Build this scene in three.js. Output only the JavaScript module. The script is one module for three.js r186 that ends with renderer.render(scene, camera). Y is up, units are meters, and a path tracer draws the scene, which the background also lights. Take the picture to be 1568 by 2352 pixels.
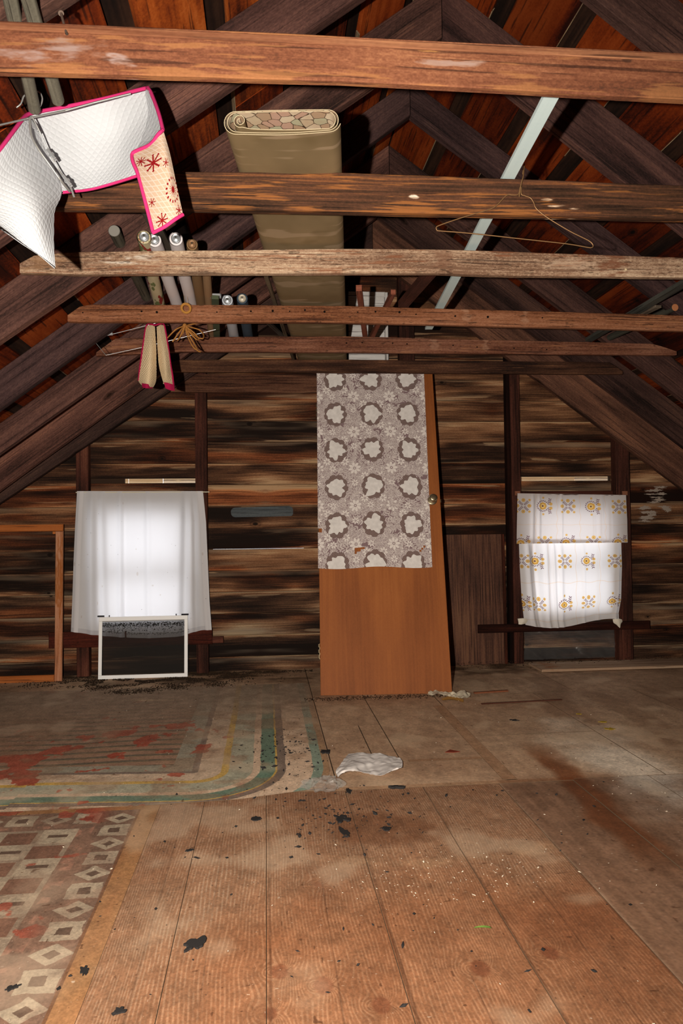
import * as THREE from 'three';
import { mergeGeometries } from 'three/addons/utils/BufferGeometryUtils.js';

// ---------------------------------------------------------------- camera, sky, flash, exposure
const FOCAL = 1745, YAW = -Math.atan(174 / 1745), PITCH = Math.atan(38 / 1745), ROLL = -0.0118, EYE = 0.95;
const scene = new THREE.Scene();
const camera = new THREE.PerspectiveCamera(2 * Math.atan(1176 / FOCAL) * 180 / Math.PI, 1568 / 2352, 0.05, 80);
camera.position.set(0, EYE, 0);
camera.rotation.order = 'YXZ';
camera.rotation.set(PITCH, YAW, ROLL);
scene.add(camera);
const renderer = new THREE.WebGLRenderer({ antialias: true });
renderer.toneMapping = THREE.LinearToneMapping;
renderer.toneMappingExposure = 1;
renderer.shadowMap.enabled = true;

// an even overcast sky outside the gable
{
  const w = 64, h = 32, d = new Float32Array(w * h * 4);
  for (let j = 0; j < h; j++) for (let i = 0; i < w; i++) {
    const e = Math.max(0, (j + 0.5) / h * 2 - 1), k = 4.0 + 1.3 * e, o = (j * w + i) * 4;
    d[o] = k * 0.97; d[o + 1] = k; d[o + 2] = k * 1.05; d[o + 3] = 1;
  }
  const sky = new THREE.DataTexture(d, w, h, THREE.RGBAFormat, THREE.FloatType);
  sky.mapping = THREE.EquirectangularReflectionMapping; sky.magFilter = THREE.LinearFilter; sky.needsUpdate = true;
  scene.background = sky;
}
// the photographer's flash, on a bracket to the left of the lens
const flash = new THREE.SpotLight(0xfff3e4, 44, 0, 1.05, 0.75, 2);
flash.position.set(-0.2, 0.965, 0.0);
flash.target.position.set(-0.2 + 0.0997 * 4, 0.965 + 0.022 * 4, -4);
flash.castShadow = true; flash.shadow.mapSize.set(2048, 2048); flash.shadow.radius = 0.6; flash.shadow.camera.near = 0.3;
scene.add(flash, flash.target);

// ---------------------------------------------------------------- helpers
const V = (x, y, z) => new THREE.Vector3(x, y, z);
const TURN = new THREE.Euler(PITCH, YAW, ROLL, 'YXZ');
function ray(px, py) { return V((px - 784) / FOCAL, -(py - 1176) / FOCAL, -1).applyEuler(TURN); }
function at(px, py, z) { const d = ray(px, py); return d.multiplyScalar(z / d.z).add(V(0, EYE, 0)); }       // the point of the plane z seen at a pixel
function onY(px, py, y) { const d = ray(px, py); return d.multiplyScalar((y - EYE) / d.y).add(V(0, EYE, 0)); } // the point of a level plane seen at a pixel
let seedState = 12345;
const rnd = () => { seedState = (Math.imul(seedState, 1664525) + 1013904223) >>> 0; return seedState / 4294967296; };
const rr = (a, b) => a + (b - a) * rnd();
const LAT = new Float32Array(65536);
for (let i = 0; i < 65536; i++) LAT[i] = rnd();
function noise(x, y) {
  const xi = Math.floor(x), yi = Math.floor(y); let fx = x - xi, fy = y - yi;
  fx = fx * fx * (3 - 2 * fx); fy = fy * fy * (3 - 2 * fy);
  const a = xi & 255, b = (xi + 1) & 255, c = (yi & 255) << 8, d = ((yi + 1) & 255) << 8;
  const p = LAT[c + a], q = LAT[c + b], r = LAT[d + a], s = LAT[d + b];
  return p + (q - p) * fx + (r - p) * fy + (p - q - r + s) * fx * fy;
}
function fbm(x, y, n = 4) { let s = 0, a = 0.5, t = 0; for (let i = 0; i < n; i++) { s += a * noise(x, y); t += a; a *= 0.5; x = x * 2.03 + 17.3; y = y * 2.03 + 9.1; } return s / t; }
const clamp = (x, a = 0, b = 1) => x < a ? a : x > b ? b : x;
const sst = (a, b, x) => { const t = clamp((x - a) / (b - a)); return t * t * (3 - 2 * t); };
const hex = (h) => [(h >> 16) & 255, (h >> 8) & 255, h & 255];
const mix3 = (a, b, t) => [a[0] + (b[0] - a[0]) * t, a[1] + (b[1] - a[1]) * t, a[2] + (b[2] - a[2]) * t];
function ramp(stops, t) { t = clamp(t) * (stops.length - 1); const i = Math.min(stops.length - 2, Math.floor(t)); return mix3(stops[i], stops[i + 1], t - i); }
function pixels(w, h, Lx, Ly, fn) {              // a colour map of Lx by Ly metres; fn(x, y) -> [r, g, b, a?]
  const d = new Uint8Array(w * h * 4);
  for (let j = 0; j < h; j++) for (let i = 0; i < w; i++) {
    const c = fn((i + 0.5) / w * Lx, (j + 0.5) / h * Ly), o = (j * w + i) * 4;
    d[o] = clamp(c[0], 0, 255); d[o + 1] = clamp(c[1], 0, 255); d[o + 2] = clamp(c[2], 0, 255); d[o + 3] = c.length > 3 ? c[3] : 255;
  }
  const t = new THREE.DataTexture(d, w, h);
  t.colorSpace = THREE.SRGBColorSpace; t.wrapS = t.wrapT = THREE.MirroredRepeatWrapping; t.magFilter = THREE.LinearFilter;
  t.repeat.set(1 / Lx, 1 / Ly); t.needsUpdate = true;
  return t;
}
function canvasTex(w, h, draw, after) {
  const c = document.createElement('canvas'); c.width = w; c.height = h;
  const g = c.getContext('2d'); draw(g, w, h);
  if (after) { const im = g.getImageData(0, 0, w, h); after(im.data, w, h); g.putImageData(im, 0, 0); }
  const t = new THREE.CanvasTexture(c);
  t.colorSpace = THREE.SRGBColorSpace; t.wrapS = t.wrapT = THREE.RepeatWrapping; t.magFilter = THREE.LinearFilter;
  return t;
}
function std(o) { return new THREE.MeshPhysicalMaterial({ roughness: 0.9, metalness: 0, specularIntensity: o.metalness ? 1 : 0.3, ...o }); }
function mapped(map, o = {}) { return std({ map, bumpMap: o.flat ? null : map, bumpScale: o.bump ?? 0.002, color: o.color ?? 0xffffff, specularIntensity: o.spec ?? 0.25, roughness: o.roughness ?? 0.88, side: o.side ?? THREE.FrontSide }); }

const counts = {};
function numbered(n) { const k = counts[n] = (counts[n] ?? -1) + 1; return k ? n + '_' + String(k).padStart(3, '0') : n; }
function put(o, label, category, group, kind) {
  if (label) o.userData.label = label;
  if (category) o.userData.category = category;
  if (group) o.userData.group = group;
  if (kind) o.userData.kind = kind;
  return o;
}
function thing(name, pos, label, category, group, kind) {
  const g = new THREE.Group(); g.name = numbered(name); g.position.copy(pos); scene.add(g);
  return put(g, label, category, group, kind);
}
function part(parent, name, geo, mat, label) {
  const m = new THREE.Mesh(geo, mat); m.name = name; m.castShadow = m.receiveShadow = true;
  if (label) m.userData.label = label;
  parent.add(m); return m;
}
function solo(name, geo, mat, label, category, group, kind) {
  const m = new THREE.Mesh(geo, mat); m.name = numbered(name); m.castShadow = m.receiveShadow = true; scene.add(m);
  return put(m, label, category, group, kind);
}
function structure(name) { const g = new THREE.Group(); g.name = name; g.userData.kind = 'structure'; scene.add(g); return g; }

function boxUV(g, along = 'x', ou = 0, ov = 0) {                     // uv in metres, grain along one axis
  if (g.index) g = g.toNonIndexed();
  const p = g.attributes.position, n = g.attributes.normal, uv = new Float32Array(p.count * 2);
  for (let i = 0; i < p.count; i++) {
    const x = p.getX(i), y = p.getY(i), z = p.getZ(i), nx = Math.abs(n.getX(i)), ny = Math.abs(n.getY(i)), nz = Math.abs(n.getZ(i));
    let a, b;
    if (along === 'x') { if (nx > ny && nx > nz) { a = z; b = y; } else { a = x; b = ny > nz ? z : y; } }
    else if (along === 'y') { if (ny > nx && ny > nz) { a = x; b = z; } else { a = y; b = nx > nz ? z : x; } }
    else { if (nz > nx && nz > ny) { a = x; b = y; } else { a = z; b = nx > ny ? y : x; } }
    uv[i * 2] = a + ou; uv[i * 2 + 1] = b + ov;
  }
  g.setAttribute('uv', new THREE.BufferAttribute(uv, 2));
  return g;
}
function cbox(w, h, d, c = 0.0015, along = 'x', ou = 0, ov = 0) {    // a chamfered board, centred
  const s = new THREE.Shape(), a = w / 2 - c, b = h / 2 - c;
  s.moveTo(-a, -b); s.lineTo(a, -b); s.lineTo(a, b); s.lineTo(-a, b); s.closePath();
  const g = new THREE.ExtrudeGeometry(s, { depth: d - 2 * c, bevelEnabled: true, bevelSize: c, bevelThickness: c, bevelSegments: 1, curveSegments: 1 });
  g.translate(0, 0, -(d - 2 * c) / 2);
  return boxUV(g, along, ou, ov);
}
function board(x0, x1, y0, y1, z0, z1, c, along, ou = 0, ov = 0) { const g = cbox(x1 - x0, y1 - y0, z1 - z0, c, along, ou + (along === 'x' ? x1 - x0 : along === 'y' ? y1 - y0 : z1 - z0) / 2, ov + (along === 'y' ? x1 - x0 : y1 - y0) / 2); g.translate((x0 + x1) / 2, (y0 + y1) / 2, (z0 + z1) / 2); return g; }
// a timber through stations {x, y0, y1, z, t}: vertical section at each x, front face at z, t thick behind it
function timber(st, ou = 0, ov = 0, c = 0.003) {
  const pos = [], uv = [], idx = [], ring = (s) => {
    const b = s.z - s.t, f = s.z;
    return [[s.y0, f - c], [s.y0 + c, f], [s.y1 - c, f], [s.y1, f - c], [s.y1, b + c], [s.y1 - c, b], [s.y0 + c, b], [s.y0, b + c]];
  };
  let len = 0; const U = st.map((s, i) => { if (i) len += Math.hypot(s.x - st[i - 1].x, s.y0 - st[i - 1].y0); return len; });
  const rings = st.map(ring);
  for (let k = 0; k < 8; k++) {
    const k2 = (k + 1) % 8;
    for (let i = 0; i < st.length - 1; i++) {
      const q = [[i, k], [i + 1, k], [i + 1, k2], [i, k2]].map(([a, b]) => ({ s: a, p: rings[a][b] }));
      const base = pos.length / 3;
      for (const { s, p } of q) { pos.push(st[s].x, p[0], p[1]); uv.push(U[s] + ou, (p[0] - st[s].y0) + (p[1] - st[s].z) + ov); }
      idx.push(base, base + 1, base + 2, base, base + 2, base + 3);
    }
  }
  for (const [e, flip] of [[0, true], [st.length - 1, false]]) {
    const base = pos.length / 3;
    for (const p of rings[e]) { pos.push(st[e].x, p[0], p[1]); uv.push(ou + (p[1] - st[e].z), ov + p[0] - st[e].y0); }
    for (let k = 1; k < 7; k++) flip ? idx.push(base, base + k, base + k + 1) : idx.push(base, base + k + 1, base + k);
  }
  let g = new THREE.BufferGeometry();
  g.setAttribute('position', new THREE.Float32BufferAttribute(pos, 3)); g.setAttribute('uv', new THREE.Float32BufferAttribute(uv, 2)); g.setIndex(idx);
  g = g.toNonIndexed(); g.computeVertexNormals();
  return g;
}
function wire(pts, r, seg = 6, closed = false, tension = 0.5) {
  const c = new THREE.CatmullRomCurve3(pts, closed, 'catmullrom', tension);
  return new THREE.TubeGeometry(c, Math.max(8, pts.length * 6), r, seg, closed);
}
function polywire(pts, r) { const gs = []; for (let i = 0; i < pts.length - 1; i++) gs.push(new THREE.TubeGeometry(new THREE.LineCurve3(pts[i], pts[i + 1]), 1, r, 6)); return mergeGeometries(gs); }
function between(g, a, b) {                                          // lays a geometry built along +z from 0 to its length between a and b
  const d = b.clone().sub(a), z = d.clone().normalize(), x = V(0, 1, 0).cross(z).normalize(), y = z.clone().cross(x);
  return g.applyMatrix4(new THREE.Matrix4().makeBasis(x, y, z).setPosition(a));
}
// a curved sheet through rows of control points, with thickness
function sheet(rows, { nu = 20, nv = 20, thick = 0.004, size = [1, 1], wob = 0, crease = 0 } = {}) {
  const ev = (u, v) => {
    const cr = (p, t) => { const n = p.length - 1, f = clamp(t) * n, i = Math.min(n - 1, Math.floor(f)), s = f - i, P = (k) => p[clamp(k, 0, n)]; const a = P(i - 1), b = P(i), c = P(i + 1), d = P(i + 2);
      return V(0, 0, 0).addScaledVector(a, -0.5 * s + s * s - 0.5 * s * s * s).addScaledVector(b, 1 - 2.5 * s * s + 1.5 * s * s * s).addScaledVector(c, 0.5 * s + 2 * s * s - 1.5 * s * s * s).addScaledVector(d, -0.5 * s * s + 0.5 * s * s * s); };
    return cr(rows.map((r) => cr(r, u)), v);
  };
  const P = [], N = [];
  for (let j = 0; j <= nv; j++) for (let i = 0; i <= nu; i++) P.push(ev(i / nu, j / nv));
  for (let j = 0; j <= nv; j++) for (let i = 0; i <= nu; i++) {
    const q = (a, b) => P[clamp(b, 0, nv) * (nu + 1) + clamp(a, 0, nu)];
    N.push(q(i + 1, j).clone().sub(q(i - 1, j)).cross(q(i, j - 1).clone().sub(q(i, j + 1))).normalize());
  }
  if (wob) P.forEach((p, k) => p.addScaledVector(N[k], wob * (fbm(p.x * 14 + 5, p.y * 14, 3) - 0.5)));
  if (crease) P.forEach((p, k) => { const a = Math.abs(2 * fbm(p.x * 26 + 3, p.z * 26 + p.y * 20, 2) - 1), b = Math.abs(2 * fbm(p.x * 40 + 13, p.z * 34, 2) - 1); p.addScaledVector(N[k], crease * (a + b - 0.5)); });
  const pos = [], uv = [], nor = [], idx = [], M = (nu + 1) * (nv + 1);
  for (const s of [0, 1]) for (let k = 0; k < M; k++) {
    const p = P[k].clone().addScaledVector(N[k], s ? -thick : 0);
    pos.push(p.x, p.y, p.z); uv.push((k % (nu + 1)) / nu * size[0], (1 - Math.floor(k / (nu + 1)) / nv) * size[1]); nor.push(...(s ? N[k].clone().negate() : N[k]).toArray());
  }
  for (let j = 0; j < nv; j++) for (let i = 0; i < nu; i++) {
    const a = j * (nu + 1) + i, b = a + 1, c = a + nu + 1, d = c + 1;
    idx.push(a, c, b, b, c, d); if (thick) idx.push(M + a, M + b, M + c, M + b, M + d, M + c);
  }
  if (thick) {
    const rim = [];
    for (let i = 0; i < nu; i++) rim.push([i + 1, i], [nv * (nu + 1) + i, nv * (nu + 1) + i + 1]);
    for (let j = 0; j < nv; j++) rim.push([j * (nu + 1), (j + 1) * (nu + 1)], [(j + 1) * (nu + 1) + nu, j * (nu + 1) + nu]);
    for (const [a, b] of rim) idx.push(a, b, M + a, b, M + b, M + a);
  }
  const g = new THREE.BufferGeometry();
  g.setAttribute('position', new THREE.Float32BufferAttribute(pos, 3)); g.setAttribute('normal', new THREE.Float32BufferAttribute(nor, 3)); const redo = crease > 0; g.setAttribute('uv', new THREE.Float32BufferAttribute(uv, 2)); g.setIndex(idx);
  if (redo) g.computeVertexNormals();
  return g;
}
const rel = (o, p) => p.clone().sub(o);

// ---------------------------------------------------------------- wood
function woodMap(w, h, Lx, Ly, seed, o) {
  const S = seed * 31.7, marks = o.marks ?? [];
  return pixels(w, h, Lx, Ly, (x, y) => {
    let ky = 0, dark = 0;
    for (const k of o.knots ?? []) {
      const dx = (x - k[0]) / k[2], dy = (y - k[1]) / (k[2] * 0.45), r = Math.hypot(dx, dy);
      if (r < 4) { ky += (y - k[1]) * Math.exp(-r * 0.9) * 1.2; dark = Math.max(dark, sst(1, 0.5, r) * 0.9, 0.45 * Math.exp(-Math.pow(r - 1.1, 2) * 8)); }
    }
    const yy = y + ky + (fbm(x * 0.9 + S, y * 5 + S, 3) - 0.5) * (o.warp ?? 0.03);
    const fine = fbm(x * (o.fx ?? 5) + S, yy * (o.fy ?? 210), 3), mid = fbm(x * 1.6 + S * 2, yy * (o.my ?? 38), 3), big = fbm(x * 2.2 + S * 3, y * 9 + S, 4), grit = noise(x * 330 + S, y * 420) + noise(x * 120, y * 240 + S);
    let t = 0.5 + (fine - 0.5) * (o.kf ?? 0.75) + (mid - 0.5) * (o.km ?? 0.7) + (big - 0.5) * (o.kb ?? 0.9) + (grit - 1) * (o.kg ?? 0.16);
    let c = ramp(o.ramp, t);
    const crack = sst(0.70, 0.78, fbm(x * 3.2 + S * 7, yy * 170, 2)); c = mix3(c, [c[0] * 0.45, c[1] * 0.42, c[2] * 0.42], crack * (o.crack ?? 0.6));
    if (o.worn) {
      const q = sst(o.worn.at, o.worn.at + 0.1, fbm(x * 9 + S, yy * (o.worn.fy ?? 190), 4) * 0.62 + fbm(x * 4 + S * 5, y * 22, 3) * 0.38 + (o.worn.edge ?? 0) * (sst(0.03, 0, y % Ly) + 0.4 * sst(Ly - 0.02, Ly, y % Ly)));
      c = mix3(c, o.worn.c, q * (o.worn.k ?? 0.8));
    }
    for (const m of marks) {                                         // [x, y, rx, ry, colour, strength]
      const d = Math.hypot((x - m[0]) / m[2], (y - m[1]) / m[3]) + (fbm(x * 22 + m[0] * 7, y * 90 + m[1] * 9, 4) - 0.5) * 2.2;
      if (d < 1) c = mix3(c, m[4], sst(1, 0.3, d) * (m[5] ?? 0.8) * (0.55 + 0.45 * sst(0.3, 0.6, fbm(x * 40, y * 160 + S, 3))));
    }
    if (o.pits) { const q = sst(o.pits, o.pits + 0.08, fbm(x * 34 + S, y * 190, 3)); c = mix3(c, o.pitc ?? [30, 20, 14], q * 0.4); }
    return dark ? mix3(c, [24, 15, 10], dark) : c;
  });
}

// ---------------------------------------------------------------- roof: sheathing boards, deck, rafters
const RX = 0.74, RY = 3.2, ML = 0.747, MR = 0.718;                  // ridge and the two slopes of the sheathing's underside
const roofY = (x) => x < RX ? RY + ML * (x - RX) : RY - MR * (x - RX);
const sheathMap = woodMap(1024, 256, 3, 0.9, 3, { ramp: [hex(0x3a1608), hex(0x73300f), hex(0x9c4a18), hex(0xb5602a)], kf: 0.45, km: 0.7, kb: 1.6, fy: 120, my: 20, kg: 0.2, crack: 0.8, knots: [[0.5, 0.2, 0.03], [1.7, 0.6, 0.025], [2.5, 0.35, 0.03]] });
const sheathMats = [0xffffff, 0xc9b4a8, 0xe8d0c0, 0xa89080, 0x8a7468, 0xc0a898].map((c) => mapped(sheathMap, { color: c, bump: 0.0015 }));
const litEdgeMat = mapped(woodMap(256, 64, 1, 0.1, 7, { ramp: [hex(0x6a543e), hex(0x9a8468), hex(0xb8a488)], kb: 1.4 }));
{
  const ceiling = structure('ceiling');
  const deckMap = woodMap(512, 256, 3, 1.5, 8, { ramp: [hex(0x120b08), hex(0x241610), hex(0x3a261b)], kb: 1.2 });
  const deckMat = mapped(deckMap);
  for (const side of [-1, 1]) {
    const m = side < 0 ? ML : MR, L = side < 0 ? 5.6 : 6.4, ang = Math.atan(m), c = Math.cos(ang), s = Math.sin(ang);
    const lay = (u0, u1, n0, n1, z0, z1, g) => {                     // u down the slope from the ridge, n outwards
      g.rotateZ(side < 0 ? ang : -ang);
      const u = (u0 + u1) / 2, n = (n0 + n1) / 2;
      g.translate(RX + side * (u * c + n * s), RY - u * s + n * c, (z0 + z1) / 2);
      return g;
    };
    part(ceiling, 'roof_deck', lay(-0.08, L, 0.026, 0.07, -5.4, 1.7, cbox(L + 0.08, 0.044, 7.1, 0.002, 'z')), deckMat);
    for (let k = -1; k < 20; k++) {
      const g0 = side > 0 ? 0.31 + 0.308 * k : 0.205 + 0.309 * k, a = Math.max(0.004, g0 + rr(-0.008, 0.008)), b = g0 + 0.232 + rr(-0.01, 0.01);
      if (b < 0.05 || b > L) continue;
      const cut = rr(-3.9, -2.2);                                    // each run is two boards, butted on a rafter
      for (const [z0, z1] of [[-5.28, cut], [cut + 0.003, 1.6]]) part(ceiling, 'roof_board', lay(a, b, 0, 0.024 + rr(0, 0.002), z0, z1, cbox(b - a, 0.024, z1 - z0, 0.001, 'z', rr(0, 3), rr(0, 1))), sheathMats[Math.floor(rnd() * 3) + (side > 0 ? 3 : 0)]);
      for (let q = 0; q < 3; q++) { const z0 = -5.2 + q * 1.5 + rr(0, 0.6), z1 = z0 + rr(0.3, 0.9); part(ceiling, 'lit_edge_strip', lay(b + 0.0003, b + rr(0.003, 0.006), 0.0005, 0.02, z0, z1, cbox(0.004, 0.02, z1 - z0, 0.0008, 'z', rr(0, 1))), litEdgeMat); }  // added pale strips: raw board edges with flash-lit brightness put into the colour
    }
  }
}
const rafterMap = woodMap(1024, 256, 3, 0.5, 5, { ramp: [hex(0x221917), hex(0x3b2a26), hex(0x4f3a34), hex(0x684c40)], kf: 0.4, km: 0.4, kb: 1.2, kg: 0.25, worn: { at: 0.66, c: hex(0x7a5a4a), k: 0.35 }, knots: [[0.8, 0.2, 0.03], [2.2, 0.36, 0.035]] });
const RAFT = [                                                       // front z, apex underside, underside at x = -0.9, at x = 2.3, tints
  [1.3, 3.0, 1.78, 1.86], [0.66, 3.0, 1.78, 1.86], [0.02, 3.0, 1.78, 1.86], [-0.55, 3.0, 1.78, 1.86], [-1.1, 3.0, 1.78, 1.86],
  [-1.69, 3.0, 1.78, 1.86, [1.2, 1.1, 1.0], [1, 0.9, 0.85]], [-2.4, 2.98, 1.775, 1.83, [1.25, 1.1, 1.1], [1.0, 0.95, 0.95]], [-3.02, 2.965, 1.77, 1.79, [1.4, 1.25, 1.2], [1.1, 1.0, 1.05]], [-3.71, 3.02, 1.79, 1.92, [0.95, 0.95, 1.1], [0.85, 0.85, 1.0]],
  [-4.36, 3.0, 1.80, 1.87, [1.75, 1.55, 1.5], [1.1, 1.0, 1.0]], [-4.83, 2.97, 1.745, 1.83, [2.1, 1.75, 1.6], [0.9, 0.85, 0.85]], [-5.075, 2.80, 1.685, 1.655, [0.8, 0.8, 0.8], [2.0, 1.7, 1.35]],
];
const RAFTER_WORDS = ['behind the wide red-brown nearest tie', 'behind the tie that holds the brown hanger', 'behind the weathered grey-tan tie', 'behind the nail-holed fourth tie', 'behind the tie whose right end slants', 'behind the rearmost dark tie', 'against the gable planks'];
const rafterMats = {};
RAFT.forEach(([z, ya, yl, yr, tl, tr], i) => {
  for (const side of [-1, 1]) {
    if (i < 4) { /* over and behind the camera: the roof goes on */ }
    const xe = side < 0 ? -3.5 : 5.2, x1 = side < 0 ? -0.9 : 2.3, slope = ((side < 0 ? yl : yr) - ya) / (x1 - RX), st = [];
    const N = 26;
    for (let k = 0; k <= N; k++) {
      const x = RX + side * 0.002 + (xe - RX) * k / N, y = ya + slope * (x - RX);
      st.push({ x, y0: Math.max(-0.02, y) + (k ? 0.006 * (fbm(x * 3 + i * 7, side + 3, 2) - 0.5) : 0), y1: Math.max(roofY(x) - 0.002, 0), z, t: 0.05 });
    }
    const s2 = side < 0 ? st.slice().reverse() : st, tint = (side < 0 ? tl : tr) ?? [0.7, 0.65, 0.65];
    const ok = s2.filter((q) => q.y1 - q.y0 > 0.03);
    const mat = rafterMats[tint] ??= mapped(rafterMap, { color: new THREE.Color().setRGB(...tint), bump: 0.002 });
    const w = RAFTER_WORDS[i - 5];
    const label = w ? `dark brown rafter of the ${side < 0 ? 'left' : 'right'} roof slope ${w}` : `rafter of the ${side < 0 ? 'left' : 'right'} roof slope behind the view`;
    solo('rafter', timber(ok, i * 0.37 + (side > 0 ? 1.3 : 0), i * 0.11), mat, label, 'rafter', w ? 'roof rafters' : 'rafters behind the view');
  }
});

// ---------------------------------------------------------------- gable wall
const WZ = -5.21;
const gableRamp = [hex(0x1c120d), hex(0x3a251a), hex(0x64432e), hex(0x94694a), hex(0xb8946f)];
function gableMap(seed) {
  const knots = []; for (let i = 0; i < 16; i++) knots.push([rr(0.1, 4.9), rr(0.02, 1.15), rr(0.012, 0.028)]);
  const S = seed * 13.1, P = 0.1455;
  return pixels(1440, 720, 5, P * 8, (x, y) => {
    const row = Math.floor(y / P), v = y / P - row, R = row * 7.7 + S;
    let ky = 0, dark = 0, ring = 0;
    for (const k of knots) { const r = Math.hypot((x - k[0]) / k[2], (y - k[1]) / (k[2] * 0.6)); if (r < 5) { ky += (y - k[1]) * Math.exp(-r * 0.7) * 1.5; dark = Math.max(dark, sst(0.9, 0.5, r)); ring = Math.max(ring, Math.exp(-Math.pow(r - 1.3, 2) * 6) * 0.6); } }
    const yy = y + ky + (fbm(x * 1.2 + R, y * 4, 3) - 0.5) * 0.05;
    const fine = fbm(x * 6 + R, yy * 230, 3), mid = fbm(x * 1.7 + R, yy * 20 + R, 3), heart = fbm(x * 1.7 + R, v * 1.5 + R * 3, 3), tone = fbm(x * 0.5 + R * 2, R, 2);
    const edge = Math.abs(v - 0.5) * 2, e2 = edge + (fbm(x * 2.6 + R, v * 3 + R, 3) - 0.5) * 1.6;
    let t = 0.29 + (noise(x * 260, y * 330) - 0.5) * 0.14 + (fine - 0.5) * 0.42 + (mid - 0.5) * 0.6 + (heart - 0.5) * 1.5 + (tone - 0.5) * 0.7 + sst(0.65, 1.3, e2) * 0.36 - ring * 0.25 + sst(0.93, 0.975, v + 0.03 * (fbm(x * 6 + R, R, 2) - 0.5)) * 0.3;
    let c = ramp(gableRamp, t);
    const crack = sst(0.68, 0.76, fbm(x * 2.4 + R * 7, yy * 150, 2)); c = mix3(c, [22, 14, 10], crack * 0.35);
    const red = sst(0.5, 0.68, fbm(x * 1.5 + R + 40, v * 1.5 + R, 2)); c = mix3(c, [c[0] * 1.1, c[1] * 0.86, c[2] * 0.7], red * 0.8);
    const grey = sst(0.56, 0.72, fbm(x * 0.9 + R + 90, v * 2.4 + R, 3)) * sst(0.2, 0.9, e2); c = mix3(c, [128, 112, 94], grey * 0.55);
    const ash = sst(0.66, 0.7, fbm(x * 3 + R, yy * 70 + 31, 3)) * sst(0.5, 1.1, e2); c = mix3(c, [176, 146, 112], ash * 0.7);
    return dark ? mix3(c, [20, 12, 8], dark * 0.85) : c;
  });
}
const gableMats = [gableMap(1), gableMap(2)].map((m) => mapped(m, { bump: 0.003, roughness: 0.8 }));
const gableDark = gableMats.map((m) => { const k = m.clone(); k.color.setRGB(0.85, 0.95, 1.05); return k; });
const BAYS = [[-1.16, -0.465], [1.768, 2.458]], OPEN = [0.3, 1.304];
const xAtRoof = (y, side) => side < 0 ? RX - (RY - y) / ML : RX + (RY - y) / MR;
const wall = structure('wall_back');
for (let k = 0; k < 23; k++) {
  const y0 = -0.053 + 0.1455 * k, y1 = y0 + 0.1455 - 0.0025, ym = (y0 + y1) / 2 + 0.05;
  if (ym > RY - 0.06) break;
  const xl = Math.max(-3.3, xAtRoof(ym, -1)), xr = Math.min(4.2, xAtRoof(ym, 1));
  let spans = [[xl, xr, y0, y1]];
  if (y1 > OPEN[0] && y0 < OPEN[1]) {
    spans = [[xl, BAYS[0][0] - 0.005, y0, y1], [BAYS[0][1] + 0.005, BAYS[1][0] - 0.005, y0, y1], [BAYS[1][1] + 0.005, xr, y0, y1]];
    for (const b of BAYS) { if (y0 < OPEN[0] - 0.02) spans.push([b[0] - 0.004, b[1] + 0.004, y0, OPEN[0]]); if (y1 > OPEN[1] + 0.02) spans.push([b[0] - 0.004, b[1] + 0.004, OPEN[1], y1]); }
  }
  const ou = rr(0, 5), row = Math.floor(rnd() * 8), jz = rr(-0.002, 0.002);
  for (const [a, b, c, d] of spans) {
    if (b - a < 0.05) continue;
    const g = board(a, b, c, d, WZ - 0.022 + jz, WZ + jz, 0.0025, 'x');
    const uv = g.attributes.uv, p = g.attributes.position;
    for (let i = 0; i < uv.count; i++) uv.setXY(i, p.getX(i) + ou, p.getY(i) - y0 + row * 0.1455);
    part(wall, 'plank', g, (k < 4 ? gableDark : gableMats)[k % 2]);
  }
}
for (const b of BAYS) part(wall, 'header_plank', board(b[0], b[1], 1.195, 1.270, WZ - 0.022, WZ + 0.004, 0.002, 'x', 1 + b[0]), gableMats[0]);
{ // outer siding with the openings cut out
  const s = new THREE.Shape(); s.moveTo(-4.2, -0.1); s.lineTo(6, -0.1); s.lineTo(6, roofY(6) + 0.02); s.lineTo(5.4, 0); s.lineTo(RX, RY + 0.02); s.lineTo(-3.6, 0); s.lineTo(-4.2, -0.1);
  const hole = (x0, x1, y0, y1) => { const h = new THREE.Path(); h.moveTo(x0, y0); h.lineTo(x0, y1); h.lineTo(x1, y1); h.lineTo(x1, y0); h.closePath(); s.holes.push(h); };
  hole(-1.155, -0.47, 0.33, 1.19); hole(1.773, 2.453, 0.33, 1.19);
  hole(-0.945, -0.468, 1.272, 1.303); hole(1.785, 2.455, 1.272, 1.303);
  hole(-0.36, 0.26, 0.8185, 0.8225); hole(2.62, 2.82, 0.527, 0.531); hole(2.6, 2.9, 0.2355, 0.239);
  const g = new THREE.ExtrudeGeometry(s, { depth: 0.02, bevelEnabled: false }); g.translate(0, 0, WZ - 0.046);
  part(wall, 'outer_siding', boxUV(g), std({ color: 0x3a2a20 }));
}
const studMap = woodMap(1024, 128, 3, 0.3, 11, { ramp: [hex(0x1f1310), hex(0x39211a), hex(0x553026), hex(0x6e4434)], kf: 0.5, km: 0.6, kb: 1, pits: 0.74 });
const studMat = mapped(studMap, { bump: 0.002 });
const gl = (x) => 2.80 + (x < RX ? (1.685 - 2.80) / (-0.9 - RX) : (1.655 - 2.80) / (2.3 - RX)) * (x - RX);
for (const [x0, x1, y0] of [[-1.238, -1.16, 0], [-0.465, -0.387, 0], [0.925, 1.03, 1.87], [1.702, 1.768, 0], [2.458, 2.561, 0]]) {
  const top = Math.min(roofY(x0), roofY(x1)) - 0.03;
  part(wall, 'stud', board(x0, x1, y0, top, WZ + 0.001, WZ + 0.08, 0.003, 'y', x0 * 3, x0 * 5), studMat);
}
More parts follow.
